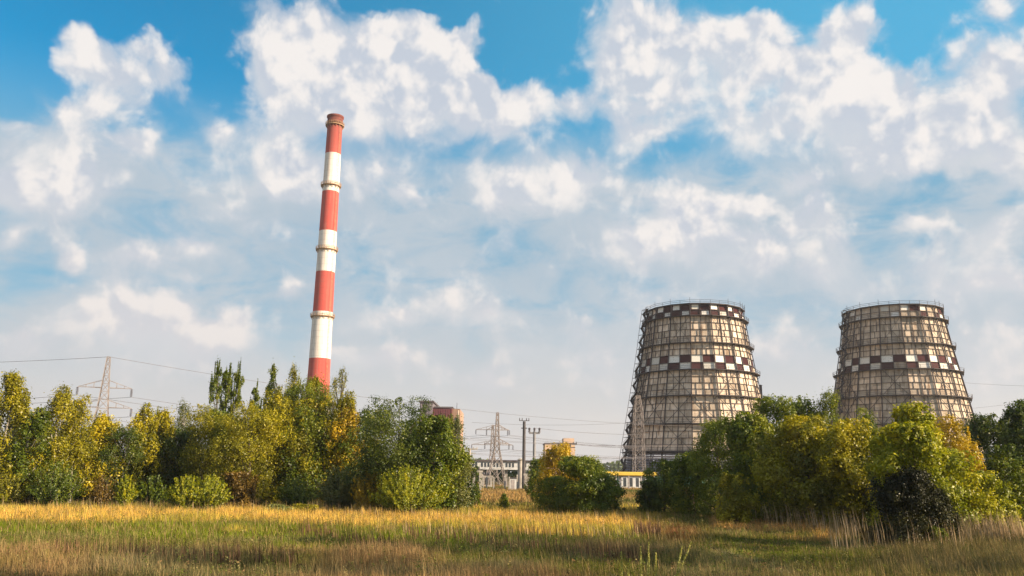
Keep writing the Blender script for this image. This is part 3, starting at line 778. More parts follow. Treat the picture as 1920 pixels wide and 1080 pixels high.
# ------------------------------------------------------------------ striped chimney
def chimney():
    Y = 330
    def band_paint(name, col, worn):
        m, N, out = new_mat(name); tcn = N.node('ShaderNodeTexCoord'); v = tcn.outputs['Object']
        s = N.noise(N.vmath('MULTIPLY', v, (1, 1, .035)), 1.1, 6, .65); b = N.noise(v, .35, 6, .65); sp = N.node('ShaderNodeSeparateXYZ'); N.l.new(v, sp.inputs[0])
        c = N.mix(N.smooth(s, .42, .75), col, worn)
        c = N.mix(N.math('MULTIPLY', N.smooth(b, .50, .72), .55), c, N.mix(.5, c, worn))
        fr_ = N.math('FRACT', N.math('MULTIPLY', sp.outputs[2], 1 / 2.5))
        c = N.mix(N.math('MULTIPLY', N.math('LESS_THAN', fr_, .06), .22), c, (.12, .08, .07))
        soot = N.smooth(N.math('ADD', sp.outputs[2], N.math('MULTIPLY', s, 14)), 132, 156)
        c = N.mix(N.math('MULTIPLY', soot, .45), c, (.09, .045, .035))
        p = N.node('ShaderNodeBsdfPrincipled'); N.put(p.inputs['Base Color'], c); p.inputs['Roughness'].default_value = .8; p.inputs['Specular IOR Level'].default_value = .2
        N.l.new(p.outputs[0], out.inputs[0]); return m
    RED = band_paint('faded_red_paint', (.50, .085, .068), (.42, .16, .12)); WHITE = band_paint('white_paint', (.82, .76, .68), (.52, .44, .38))
    CAPM = plain('sooty_red_rim', (.20, .060, .045), .8, .4, .5)
    line = lambda py: 629 - (py - 219) * 31 / 481
    zz = lambda py: at(line(py), py, Y)[2]
    base = at(598, 700, Y); top = at(629, 219, Y); X = (base[0] + top[0]) / 2
    root = thing('striped_chimney', (X, Y, 0), 'tall red and white banded chimney rising behind the yellowing trees', 'chimney')
    zt, zb = zz(219), zz(700)
    rt = 13.6 * px_size(top); rb = 20.2 * px_size(base)
    rad = lambda z: rt + (rb - rt) * ((zt - z) / (zt - zb)) ** 1.12 if z > zb else rb + (zb - z) * .045
    edges = [235, 290, 361, 435, 511, 586, 673]
    zs = [zz(e) for e in edges] + [zz(760), zz(845), 0.0]
    mb = MB(); NN = 48
    for i in range(len(zs) - 1):
        pts = [np.array([0, 0, zs[i] + (zs[i+1] - zs[i]) * t]) for t in np.linspace(0, 1, 5)]
        mb.tube(pts, [rad(p[2]) for p in pts], NN, m=i % 2, caps=False)
    sh = mb.build('shaft', [RED, WHITE], root, smooth=True)
    cp = MB(); z0 = zs[0]; r = rad(z0)
    prof = [(r + .02, z0), (r + .35, z0 + .6), (r + .15, z0 + 1.6), (r + .1, zt - 1.2), (r + .45, zt - .6), (r + .45, zt), (r - .5, zt), (r - .6, zt - 4)]
    vs, qs = [], []
    for j, (a, b) in enumerate(prof):
        for k in range(NN): vs.append((a * math.cos(2*math.pi*k/NN), a * math.sin(2*math.pi*k/NN), b))
    for j in range(len(prof) - 1):
        for k in range(NN): qs.append((j*NN+k, j*NN+(k+1) % NN, (j+1)*NN+(k+1) % NN, (j+1)*NN+k))
    cp.add(vs, qs); cp.build('rim', CAPM, root)
    GAL = plain('gallery_steel', (.42, .27, .15), .7, .4, 1)
    for py in (236, 349, 469, 594):
        z = zz(py); r = rad(z) + .05; m = MB(); M = 32; w = .72
        for k in range(M):
            a0, a1 = 2*math.pi*k/M, 2*math.pi*(k+1)/M
            c0, c1 = np.array([math.cos(a0), math.sin(a0), 0]), np.array([math.cos(a1), math.sin(a1), 0]); Z_ = np.array([0, 0, z])
            m.add([c0*r+Z_, c1*r+Z_, c1*(r+w)+Z_, c0*(r+w)+Z_, c0*r+Z_-(0,0,.3), c1*r+Z_-(0,0,.3), c1*(r+w)+Z_-(0,0,.3), c0*(r+w)+Z_-(0,0,.3)], [(0,1,2,3),(7,6,5,4),(3,2,6,7)])
            for hh in (.55, 1.1): m.bar(c0*(r+w)+Z_+(0,0,hh), c1*(r+w)+Z_+(0,0,hh), .10)
            m.bar(c0*(r+w)+Z_, c0*(r+w)+Z_+(0,0,1.1), .11)
            if k % 2 == 0: m.bar(c0*(r-.02)+Z_-(0,0,1.4), c0*(r+w)+Z_-(0,0,.15), .14)
        m.build('gallery', GAL, root)
    ld = MB(); a = math.radians(-38)
    for s in (-.25, .25):
        pts = [np.array([math.cos(a) * (rad(z) + .5) - math.sin(a) * s, math.sin(a) * (rad(z) + .5) + math.cos(a) * s, z]) for z in np.linspace(2, zt - 5, 24)]
        for p0, p1 in zip(pts[:-1], pts[1:]): ld.bar(p0, p1, .09)
    for z in np.arange(3, zt - 5, 1.5):
        R_ = rad(z) + .5
        ld.bar((math.cos(a)*R_ + math.sin(a)*.3, math.sin(a)*R_ - math.cos(a)*.3, z), (math.cos(a)*R_ - math.sin(a)*.3, math.sin(a)*R_ + math.cos(a)*.3, z), .07)
    ld.build('ladder', GAL, root)
chimney()

# ------------------------------------------------------------------ pylons, poles, wires
RUSTW = plain('weathered_lattice_paint', (.27, .23, .21), .7, .35, 1.0)
DKPOLE = plain('dark_pole', (.085, .075, .075), .7, .3, 1)
INSUL = plain('insulator_glass', (.10, .09, .10), .3, .2, 3)
def pylon(px, top_py, Y, w_base, w_neck, neck_f, arms, label, wd=.28, rz=.5, mat=None, wbtop=.5, foot_z=0.0):
    top = at(px, top_py, Y); H = top[2]; X = top[0]
    root = thing('transmission_pylon', (X, Y, 0), label, 'pylon', 'lattice power pylons', rz)
    mb = MB(); mat = mat or RUSTW
    def wz(z):
        f = z / H
        return w_base + (w_neck - w_base) * f / neck_f if f < neck_f else w_neck + (wbtop - w_neck) * (f - neck_f) / (1 - neck_f)
    zs = [0.0]
    while zs[-1] < H - .5:
        zs.append(min(H, zs[-1] + max(1.4, wz(zs[-1]) * .95)))
    cs = [(-1, -1), (1, -1), (1, 1), (-1, 1)]
    for z0, z1 in zip(zs[:-1], zs[1:]):
        a0, a1 = wz(z0) / 2, wz(z1) / 2
        for i in range(4):
            c0, c1 = cs[i], cs[(i + 1) % 4]
            mb.bar((c0[0]*a0, c0[1]*a0, z0), (c0[0]*a1, c0[1]*a1, z1), wd)
            mb.bar((c0[0]*a0, c0[1]*a0, z0), (c1[0]*a1, c1[1]*a1, z1), wd * .55)
            mb.bar((c1[0]*a0, c1[1]*a0, z0), (c0[0]*a1, c0[1]*a1, z1), wd * .55)
            mb.bar((c0[0]*a1, c0[1]*a1, z1), (c1[0]*a1, c1[1]*a1, z1), wd * .5)
    mb.build('lattice_body', mat, root)
    for c in cs:
        ft = MB(); ft.box((c[0]*w_base/2 - .5, c[1]*w_base/2 - .5, -.3), (c[0]*w_base/2 + .5, c[1]*w_base/2 + .5, .45)); ft.build('footing', CONC, root)
    ends = []
    M = Matrix.Rotation(rz, 3, 'Z')
    for (py, half) in arms:
        z = at(px, py, Y)[2]; a = wz(z) / 2
        for s in (-1, 1):
            m = MB(); tip = np.array([s * half, 0, z])
            for cy in (-1, 1):
                m.bar((s*a, cy*a, z), tip, wd * .8); m.bar((s*a, cy*a, z + 1.3), tip, wd * .6)
            for t in (.33, .66):
                for cy in (-1, 1): m.bar((s*(a + (half-a)*t), cy*a*(1-t), z), (s*(a + (half-a)*t), cy*a*(1-t), z + 1.3*(1-t)), wd * .45)
            ar = m.build('cross_arm', mat, root)
            i_ = MB(); L = 1.5
            for k in range(6): i_.tube([tip + (0, 0, -.15 - k*.22), tip + (0, 0, -.25 - k*.22)], [.22, .22], 8)
            i_.bar(tip + (0, 0, 0), tip + (0, 0, -L), .08)
            i_.build('insulator', INSUL, ar)
            w_ = M @ Vector(tip - (0, 0, L)); ends.append(np.array([X + w_[0], Y + w_[1], w_[2]]))
    ends.append(np.array([X, Y, H]))
    return root, ends
_, PA = pylon(204, 669, 150, 5.4, 1.6, .62, [(727, 4.4), (764, 4.7)], 'lattice pylon standing high above the yellowing birches at the left', .11, rz=.35)
_, PB = pylon(933, 771, 230, 5.2, 1.3, .50, [(806, 2.9), (832, 3.3)], 'pale lattice pylon with splayed legs in the gap between the thickets', .20, rz=.15)
_, PB2 = pylon(924, 797, 262, 4.6, 1.3, .5, [(806, 5.2), (834, 6.4)], 'slimmer lattice pylon close behind the splayed pylon in the gap', .20, rz=.1)
_, PC = pylon(1196, 742, 262, 3.4, 2.6, .8, [], 'pale lattice mast standing in front of the checked cooling tower', .15, rz=.1, wbtop=1.2)

def pole(name, px, top_py, Y, r, label, head, mat, cat='utility pole', group='poles in the gap'):
    top = at(px, top_py, Y); root = thing(name, (top[0], Y, 0), label, cat, group)
    m = MB(); m.tube([(0, 0, -.2), (0, 0, top[2])], [r * 1.25, r], 12); m.build('shaft', mat, root, smooth=True)
    h = MB(); H = top[2]
    if head == 'cross':
        h.bar((-1.2, 0, H + .15), (1.2, 0, H + .15), .14); h2 = MB(); h2.bar((-.7, 0, H - 1.6), (.7, 0, H - 1.6), .4, .22); h2.build('bracket', mat, root)
        for x in (-1.1, -.5, .5, 1.1): h.tube([(x, 0, H + .2), (x, 0, H + .8)], [.12, .07], 6)
        h.build('cross_arm', mat, root)
    elif head == 'trio':
        h.bar((-1.5, 0, H), (1.5, 0, H), .35, .5); h.build('cross_arm', mat, root)
        for x in (-1.4, 0, 1.4):
            i_ = MB(); i_.tube([(x, 0, H + .2), (x, 0, H + .6), (x, 0, H + 1.3), (x, 0, H + 1.5)], [.35, .22, .34, .1], 8); i_.build('insulator', INSUL, root)
    elif head == 'tee':
        h.bar((-1.7, 0, H), (1.7, 0, H), .3); h.bar((-1.3, 0, H - .9), (1.3, 0, H - .9), .2)
        for x in (-1.6, -.8, .8, 1.6): h.tube([(x, 0, H), (x, 0, H + .5)], [.12, .08], 6)
        h.build('cross_arm', mat, root)
    elif head == 'cap':
        h.tube([(0, 0, H), (0, 0, H + .35)], [r * 1.5, r * .4], 10); h.build('cap', mat, root)
    return root, (top[0], Y, H)
_, D1 = pole('utility_pole', 983, 790, 200, .34, 'tallest dark pole with a crossbar in the gap between the thickets', 'cross', DKPOLE)
_, D2 = pole('utility_pole', 1002, 812, 235, .36, 'grey pole carrying three insulators behind the small green tree', 'trio', plain('grey_pole', (.24, .23, .23), .7, .2, 1))
_, D3 = pole('utility_pole', 1069, 832, 215, .22, 'tee-headed pole before the cream block, rising from the yellow tree', 'tee', DKPOLE)
pole('vent_pipe', 1426, 723, 330, .55, 'short dark vent pipe behind the right flank of the checked tower', 'cap', DKPOLE, 'vent pipe', None)
_, D4 = pole('concrete_post', 881, 842, 190, .22, 'tall pale concrete post beside the edge of the dark left thicket', 'tee', CONC, 'post', 'concrete posts of the switchyard')
pole('concrete_post', 976, 862, 205, .62, 'thick pale concrete post under the windowed bridge', 'cap', CONC, 'post', 'concrete posts of the switchyard')

WIREM = plain('aluminium_wire', (.16, .15, .16), .5, .1, 1)
def wire(a, b, sag, label, r=.038, group='power lines'):
    a = np.asarray(a, float); b = np.asarray(b, float)
    pts = [a + (b - a) * t - np.array([0, 0, sag * 4 * t * (1 - t)]) for t in np.linspace(0, 1, 25)]
    m = MB(); m.tube([p - a for p in pts], [r] * 25, 5)
    o = m.build('power_line', WIREM, loc=a); tag(o, label, 'power line', group)
# crossing lines: the far ends hang on pylons outside the view
names = ['upper left arm', 'upper right arm', 'lower left arm', 'lower right arm']
LW = 'wires strung from the arms of the pale pylons towards the checked cooling tower'
for i, e in enumerate(PB[:4]):
    wire(e, (e[0] + 150, e[1] + 150 + i * 6, e[2] + 1.5 + i), 2.5, 'wire leaving the %s of the splayed pylon towards the cooling tower' % names[i], group=LW)
    wire(e, (e[0] - 160, e[1] + 60 + i * 5, e[2] + 1), 3.0, 'wire running from the %s of the splayed pylon behind the left thicket' % names[i], group='wires strung behind the left thicket')
for i, e in enumerate(PB2[:4]): wire(e, (e[0] + 190, e[1] + 160 + i * 8, e[2] + 3), 3.5, 'wire leaving the %s of the slim pylon towards the cooling tower' % names[i], group='wires of the slim pylon')
wire(at(885, 792, 250), at(1190, 792, 262), .8, 'highest straight wire across the gap, level with the tall dark pole')
wire(D2 + np.array([0, 0, 1.4]) if isinstance(D2, np.ndarray) else (D2[0], D2[1], D2[2] + 1.4), at(1194, 815, 262), .4, 'wire from the three-insulator pole to the pale mast', .05)
wire(D3, at(1194, 838, 262), .5, 'wire from the tee-headed pole to the pale mast')
for i, e in enumerate(PA[:4]):
    wire(e, (e[0] + 130, e[1] + 120, e[2] - 3), 3.0, 'wire running from the %s of the left pylon behind the poplars' % names[i], .036, 'wires right of the left pylon')
    wire(e, (e[0] - 120, e[1] + 25, e[2] + 2), 2.5, 'wire running from the %s of the left pylon out past the first birch' % names[i], .036, 'wires left of the left pylon')
wire(PA[4], (PA[4][0] - 120, PA[4][1] + 20, PA[4][2] + 2), 2.0, 'topmost wire from the left pylon out past the first birch', .036)
wire(PA[4], (PA[4][0] + 140, PA[4][1] + 120, PA[4][2] - 4), 3.0, 'topmost wire from the left pylon towards the chimney', .036)
wire(at(1790, 716, 300), at(2100, 722, 300), 1.0, 'upper wire right of the faded cooling tower'); wire(at(1790, 768, 300), at(2100, 716, 300), 1.5, 'slanting lower wire right of the faded cooling tower')

# ------------------------------------------------------------------ buildings
MAROON = plain('maroon_sheeting', (.17, .055, .060), .6, .25, .5, streak=True)
GREYV = plain('grey_sheeting', (.20, .17, .19), .6, .25, .5, streak=True)
CREAM = plain('cream_render', (.62, .50, .38), .85, .2, .3)
PEACH = plain('peach_render', (.66, .47, .33), .85, .15, .3)
ROOFD = plain('roof_felt', (.10, .085, .09), .85, .2, .5)
WGLASS = plain('window_glass', (.06, .07, .08), .15, .2, 1, spec=.6)
WHITEP = plain('white_panels', (.66, .66, .64), .8, .15, .4)
YEL = plain('yellow_pipe_paint', (.62, .42, .06), .5, .15, .6)
def boiler_house():
    Y = 345; a = at(783, 880, Y); b = at(848, 765, Y); c_ = at(812, 755, Y)
    root = thing('boiler_house', (b[0], Y, 0), 'dark maroon boiler house with a pale corner behind the round green tree', 'building')
    x0 = a[0] - b[0]; H = b[2]; H2 = c_[2]
    xm = c_[0] - b[0]
    m = MB(); m.box((xm, 0, 0), (0, 34, H)); 
    for x in np.arange(xm + .5, -.2, 1.0): m.box((x - .09, -.14, 4), (x + .09, -.003, H - .6))
    m.build('hall', MAROON, root)
    m = MB(); m.box((x0, -.9, 0), (xm - .01, 40, H2))
    for x in np.arange(x0 + .5, xm - .3, 1.2): m.box((x - .1, -1.05, 4), (x + .1, -.903, H2 - .6))
    m.build('high_hall', GREYV, root)
    m = MB(); m.box((x0 - .4, -1.4, H2 + .003), (xm + .4, 40.4, H2 + .7)); m.box((xm + .42, -.4, H + .003), (.3, 34.4, H + .5)); m.build('roof', ROOFD, root)
    m = MB(); m.box((.01, 1.0, 0), (3.1, 30, H - .3)); m.build('corner_block', plain('weathered_corner', (.42, .27, .19), .85, .35, .4, streak=True), root)
    for k in range(9):
        w = MB(); z = 3 + k * (H - 6) / 9
        w.box((1.1, .90, z), (2.2, .995, z + 1.8)); w.build('window', WGLASS, root)
    m = MB(); m.tube([(2.6, -1.2, 0), (2.6, -1.2, H - 1)], [.28, .28], 8); m.build('downpipe', CREAM, root)
    m = MB(); m.tube([(1.5, 6, H - .3), (1.5, 6, H + 2.6)], [.12, .06], 6); m.build('mast', STEEL, root)
boiler_house()
def block_building():
    Y = 262; a = at(1022, 832, Y); b = at(1078, 836, Y)
    root = thing('block_building', (a[0], Y, 0), 'peach coloured block rising behind the yellow tree', 'building')
    W_ = b[0] - a[0]; H = a[2]
    m = MB(); m.box((0, 0, 0), (W_, 14, H)); m.build('wall', PEACH, root)
    m = MB(); m.box((-.2, -.2, H + .003), (W_ + .2, 14.2, H + .3)); m.build('roof', ROOFD, root)
    m = MB(); m.box((W_ * .62, .4, H + .303), (W_ * .98, 8, H + 1.8)); m.build('stair_head', PEACH, root)
    for j in range(3):
        for i in range(3):
            w = MB(); x = 1.0 + i * (W_ - 1.2) / 3; z = H - 3.4 - j * 3.2
            w.box((x, -.06, z), (x + 1.5, -.003, z + 1.6)); w.build('window', WGLASS, root)
block_building()
def gallery_bridge():
    Y = 250; a = at(850, 864, Y); b = at(1003, 866, Y); lo = at(905, 880, Y)[2]
    root = thing('covered_bridge', (a[0], Y, 0), 'white windowed covered bridge on pillars behind the pylons', 'covered bridge')
    W_ = b[0] - a[0]; H = a[2]
    m = MB(); m.box((0, 0, lo), (W_, 5, H)); m.build('wall', WHITEP, root)
    m = MB(); m.box((-.3, -.4, H + .003), (W_ + .3, 5.4, H + .45)); m.build('roof', ROOFD, root)
    x = 1.0
    while x < W_ - 1.6:
        for k in range(3):
            if x + k * .95 + .6 > W_ - .3: break
            w = MB(); w.box((x + k * .95, -.06, lo + (H - lo) * .32), (x + k * .95 + .55, -.003, lo + (H - lo) * .86)); w.build('window', WGLASS, root)
        x += 3.6
    for x in np.linspace(2, W_ - 1.5, 4):
        m = MB(); m.box((x - .35, 1, -.2), (x + .35, 4, lo - .003)); m.build('pillar', CONC, root)
gallery_bridge()
def pipe_rack():
    Y = 225; a = at(1100, 887, Y); b = at(1232, 889, Y)
    root = thing('yellow_pipeline', (a[0], Y, 0), 'yellow gas pipeline on trestles at the foot of the checked tower', 'pipeline')
    L = b[0] - a[0]; z = a[2]
    for dz, r in ((0, .48), (-.9, .30)):
        m = MB(); m.tube([(0, dz * .6, z + dz * .35), (L, dz * .6, z + dz * .35)], [r, r], 12); m.build('pipe', YEL, root, smooth=True)
    for x in np.linspace(1, L - 1, 6):
        m = MB(); m.bar((x, .5, -.2), (x, 0, z - .4), .25); m.bar((x, -1.3, -.2), (x, -.8, z - .6), .25); m.bar((x, -1.4, z - .75), (x, .7, z - .75), .22); m.build('trestle', STEEL_LIGHT, root)
    # low plant building behind
    Y = 240; a = at(1165, 893, Y); b = at(1212, 893, Y)
    root = thing('pump_house', (a[0], Y, 0), 'low pale pump house beneath the yellow pipeline', 'building')
    W_ = b[0] - a[0]; H = a[2]
    m = MB(); m.box((0, 0, -.2), (W_, 6, H)); m.build('wall', WHITEP, root)
    m = MB(); m.box((-.3, -.3, H + .003), (W_ + .3, 6.3, H + .3)); m.build('roof', ROOFD, root)
    for k in range(4):
        w = MB(); x = .6 + k * W_ / 4; w.box((x, -.06, .5), (x + .8, -.003, H - .4)); w.build('window', WGLASS, root)
pipe_rack()
def switchyard():
    # portals: two legs and a beam
    for i, (u0, u1, v, Y, lab) in enumerate([(889, 901, 882, 185, 'pale concrete portal nearest the dark thicket in the switchyard'),
                                          (903, 921, 892, 215, 'low concrete portal left of the splayed pylon legs'), (986, 1004, 888, 190, 'pale concrete portal right of the thick post')]):
        a = at(u0, v, Y); b = at(u1, v + .3, Y); W_ = b[0] - a[0]; H = a[2]
        root = thing('portal_frame', (a[0], Y, 0), lab, 'portal', 'concrete portals of the switchyard')
        for x in (0, W_):
            m = MB(); m.box((x - .28, -.28, -.2), (x + .28, .28, H - .4)); m.build('leg', CONC, root)
        m = MB(); m.box((-.5, -.32, H - .397), (W_ + .5, .32, H)); m.build('beam', CONC, root)
        m = MB()
        for x in (W_ * .25, W_ * .5, W_ * .75): m.tube([(x, 0, H + .003), (x, 0, H + .5), (x, 0, H + .9)], [.16, .24, .08], 8)
        m.build('insulator', INSUL, root)
    labs = ['short concrete post at the edge of the dark thicket', 'second short post right of the nearest portal', 'short post just left of the splayed pylon', 'short post between the pylon legs',
            'short post just right of the splayed pylon', 'short post left of the white kiosk', 'short post right of the white kiosk', 'short post beside the tall dark pole', 'short post under the small green tree']
    for k, (u, v) in enumerate([(876, 888), (906, 893), (913, 895), (926, 896), (947, 894), (955, 896), (970, 892), (988, 893), (1008, 894)]):
        Y = 170 + (k * 37) % 40; p = at(u, v, Y)
        r = thing('fence_post', (p[0], Y, 0), labs[k], 'post', 'short posts of the switchyard')
        m = MB(); m.box((-.17, -.17, -.2), (.17, .17, p[2])); m.build('shaft', CONC, r)
        m = MB(); m.add([(-.2, -.2, p[2] + .003), (.2, -.2, p[2] + .003), (.2, .2, p[2] + .003), (-.2, .2, p[2] + .003), (0, 0, p[2] + .3)], [(0, 3, 2, 1)], [(0, 1, 4), (1, 2, 4), (2, 3, 4), (3, 0, 4)]); m.build('cap', CONC, r)
    Y = 195; a = at(956, 897, Y); b = at(969, 897, Y); W_ = b[0] - a[0]; H = a[2]
    root = thing('kiosk', (a[0], Y, 0), 'small white switchgear kiosk on the ochre field in the gap', 'kiosk')
    m = MB(); m.box((0, 0, -.1), (W_, 2, H)); m.build('wall', WHITEP, root)
    m = MB(); m.box((-.15, -.15, H + .003), (W_ + .15, 2.15, H + .18)); m.build('roof', ROOFD, root)
    m = MB(); m.box((.3, -.05, 0), (.3 + .8, -.003, H - .3)); m.build('door', STEEL_LIGHT, root)
switchyard()

# ------------------------------------------------------------------ far woods
def woods(name, x0, x1, Y, H, n, leaf, mat, label, dy=25):
    g = np.random.default_rng(int(Y))
    x = g.uniform(x0, x1, n); t = g.uniform(0, 1, n) ** .7
    top = H * (.72 + .28 * vnoise(x, x * 0, 9, 1) + .22 * vnoise(x, x * 0, 31, 2) - .15)
    p = np.stack([x, Y + g.uniform(0, dy, n) + t * 6, t * top], 1)
    nn = g.normal(size=(n, 3)) + np.array([0, -.7, .5])
    tint = .35 + .35 * vnoise(x, p[:, 2], 6, 3) + g.normal(0, .12, n)
    o = link(name, leaves_mesh(name, p, nn, leaf * g.uniform(.6, 1.4, n), tint, mat)); tag(o, label, 'forest', kind='stuff')
woods('far_wood', -420, 900, 900, 17, 26000, 3.4, PAL['deep'], 'bluish wooded ridge on the horizon beyond the towers')
woods('distant_copse', -60, 6, 330, 9.5, 9000, 1.0, PAL['deep'], 'dark trees behind the covered bridge and pylons', 14)
# ------------------------------------------------------------------ trees and thickets, left side
LG = 'trees of the left hedge'; RG = 'trees of the right thicket'; BG = 'low bushes along the hedge foot'
T = tree
T('birch_tree', 22, 702, 52, 'birch', 'olive', 'tall narrow yellow-green tree at the far left edge', base_py=947, n=17000, spiky=.6, group=LG)
T('birch_tree', -45, 735, 60, 'birch', 'green', 'green tree cut by the left border of the photo', base_py=945, n=12000, group=LG)
T('birch_tree', 70, 762, 40, 'birch', 'green', 'shorter green tree between the two leftmost tall birches', base_py=948, n=10000, group=LG)
T('birch_tree', 112, 722, 50, 'birch', 'olive', 'second tall birch from the left, twin-topped', base_py=947, n=16000, spiky=.7, group=LG, warm=.15)
T('birch_tree', 150, 738, 36, 'birch', 'olive', 'slim birch right of the twin-topped birch', base_py=946, n=11000, spiky=.6, group=LG, warm=.3)
T('birch_tree', 196, 768, 44, 'birch', 'gold', 'golden-topped birch directly below the left pylon', base_py=944, n=13000, spiky=.5, group=LG)
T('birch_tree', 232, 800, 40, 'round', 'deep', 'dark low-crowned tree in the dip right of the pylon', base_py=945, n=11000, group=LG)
T('birch_tree', 272, 752, 38, 'birch', 'olive', 'pointed yellowish birch right of the skyline dip', base_py=944, n=12000, spiky=.6, group=LG, warm=.35)
T('birch_tree', 306, 758, 34, 'birch', 'olive', 'slender pointed birch next to the wispy pale one', base_py=943, n=10000, spiky=.7, group=LG, warm=.2)
T('birch_tree', 344, 746, 34, 'birch', 'pale', 'wispy pale sparse birch standing above its neighbours', base_py=941, n=7500, spiky=.9, group=LG)
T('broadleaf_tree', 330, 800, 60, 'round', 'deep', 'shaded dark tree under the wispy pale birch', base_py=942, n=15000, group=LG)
T('broadleaf_tree', 408, 760, 66, 'round', 'olive', 'broad olive-green tree beneath the cluster of poplars', base_py=946, n=21000, spiky=.25, group=LG)
T('broadleaf_tree', 470, 752, 66, 'round', 'olive', 'wide olive crown with an even rounded top left of the chimney', base_py=950, n=23000, spiky=.25, group=LG, warm=.1)
T('broadleaf_tree', 545, 748, 62, 'wide', 'olive', 'dense yellow-olive tree straight below the chimney', base_py=946, n=21000, spiky=.35, group=LG, warm=.2)
T('broadleaf_tree', 606, 742, 56, 'wide', 'gold', 'golden tree at the foot of the chimney', base_py=946, n=20000, spiky=.35, group=LG)
T('broadleaf_tree', 654, 760, 50, 'birch', 'yellow', 'bright yellow tree right of the chimney', base_py=948, n=14000, spiky=.45, group=LG)
T('broadleaf_tree', 692, 822, 42, 'round', 'gold', 'low rounded golden tree in front of the dark green dome', base_py=948, n=11000, spiky=.3, group=LG)
T('broadleaf_tree', 748, 744, 84, 'wide', 'deep', 'big dark green dome-shaped tree left of the maroon building', Y=84, n=30000, spiky=.22, group=LG)
T('broadleaf_tree', 815, 782, 56, 'wide', 'green', 'mid-green tree hiding the foot of the maroon building', Y=82, n=17000, spiky=.4, group=LG)
T('broadleaf_tree', 852, 775, 34, 'birch', 'pale', 'airy pale tree with a leaning top at the hedge end', Y=84, n=5200, spiky=.9, group=LG)
T('broadleaf_tree', 850, 842, 48, 'dome', 'deep', 'dark green end tree of the left hedge touching the ground', base_py=957, n=17000, spiky=.3, group=LG)
T('broadleaf_tree', 525, 722, 46, 'wide', 'olive', 'tall full crown just left of the chimney foot', Y=100, n=15000, leaf=.2, spiky=.7, group='trees round the chimney foot')
T('broadleaf_tree', 592, 718, 46, 'wide', 'green', 'tall full crown hiding the chimney foot', Y=99, n=15000, leaf=.2, spiky=.7, group='trees round the chimney foot', warm=.2)
T('broadleaf_tree', 645, 730, 30, 'wide', 'olive', 'tall loose crown just right of the chimney foot', Y=98, n=9000, leaf=.2, spiky=.7, group='trees round the chimney foot')
T('broadleaf_tree', 562, 704, 38, 'wide', 'green', 'tallest full crown between the chimney-foot trees', Y=101, n=11000, leaf=.2, spiky=.8, group='trees round the chimney foot', warm=.15)
# poplars behind
PG = 'poplars behind the left hedge'
T('poplar_tree', 405, 682, 15, 'poplar', 'green', 'left column of the poplar trio above the hedge', Y=118, n=7500, leaf=.22, spiky=.9, group=PG, low=.1)
T('poplar_tree', 424, 680, 14, 'poplar', 'green', 'middle column of the poplar trio above the hedge', Y=120, n=7500, leaf=.22, spiky=.9, group=PG, low=.1)
T('poplar_tree', 443, 679, 13, 'poplar', 'green', 'right column of the poplar trio above the hedge', Y=121, n=7500, leaf=.22, spiky=.9, group=PG, low=.1)
T('poplar_tree', 478, 716, 13, 'poplar', 'green', 'small lone poplar between the trio and the chimney trees', Y=118, n=3800, leaf=.22, spiky=.8, group=PG, low=.1)
T('poplar_tree', 510, 681, 24, 'birch', 'green', 'pointed tree leftmost of those against the chimney', Y=110, n=10000, leaf=.2, spiky=.9, group=PG, low=.1)
T('poplar_tree', 549, 679, 26, 'birch', 'olive', 'tall sparse tree just left of the chimney shaft', Y=108, n=9500, leaf=.2, spiky=1.0, group=PG, low=.1)
T('poplar_tree', 590, 690, 28, 'birch', 'olive', 'thin-leaved tree overlapping the chimney foot', Y=106, n=10000, leaf=.2, spiky=1.0, group=PG, low=.1, warm=.2)
T('poplar_tree', 636, 688, 25, 'wide', 'olive', 'open see-through tree just right of the chimney foot', Y=105, n=5000, leaf=.19, spiky=1.0, group=PG, low=.1)
# back rows, seen as darkness between the stems
for i, (px, top, hw, pal, lab) in enumerate([
    (60, 790, 60, 'deep', 'dark back-row tree behind the leftmost birches'), (165, 800, 60, 'deep', 'dark back-row tree behind the golden-topped birch'),
    (300, 800, 60, 'deep', 'dark back-row tree behind the pointed birches'), (435, 775, 60, 'green', 'back-row tree under the poplar trio'),
    (575, 765, 60, 'green', 'back-row tree straight behind the chimney-foot thicket'), (680, 768, 50, 'green', 'back-row tree left of the dark dome'),
    (790, 790, 50, 'green', 'back-row tree right of the dark dome')]):
    T('broadleaf_tree', px, top, hw, 'wide', pal, lab, Y=98, n=11000, leaf=.24, spiky=.4, group='back row of the left hedge')
# bushes at the foot
T('bush', 108, 858, 44, 'willow', 'green', 'rounded green bush under the twin-topped birch', 'bush', base_py=951, n=9000, spiky=.4, stems=5, group=BG)
T('bush', 20, 880, 44, 'willow', 'olive', 'yellow-green bush at the far left of the hedge foot', 'bush', base_py=949, n=8000, spiky=.4, stems=5, group=BG)
T('bush', 240, 886, 17, 'willow', 'lime', 'narrow upright yellow-green sapling before the dark gap', 'bush', base_py=951, n=3200, spiky=.9, stems=3, group=BG)
T('bush', 196, 880, 22, 'willow', 'rust', 'thin brownish shrub left of the upright sapling', 'bush', base_py=951, n=2600, spiky=.8, stems=4, group=BG)
T('bush', 287, 888, 28, 'willow', 'green', 'small green bush right of the upright sapling', 'bush', base_py=949, n=4500, spiky=.7, stems=4, group=BG)
T('bush', 352, 886, 34, 'willow', 'lime', 'left half of the bright feathery willow bush', 'bush', base_py=956, n=8500, spiky=.9, stems=6, group=BG)
T('bush', 395, 884, 36, 'willow', 'lime', 'right half of the bright feathery willow bush', 'bush', base_py=956, n=8500, spiky=.9, stems=6, group=BG)
T('bush', 450, 880, 32, 'dome', 'rust', 'brownish dark bush right of the feathery willow', 'bush', base_py=954, n=6500, spiky=.4, stems=5, group=BG)
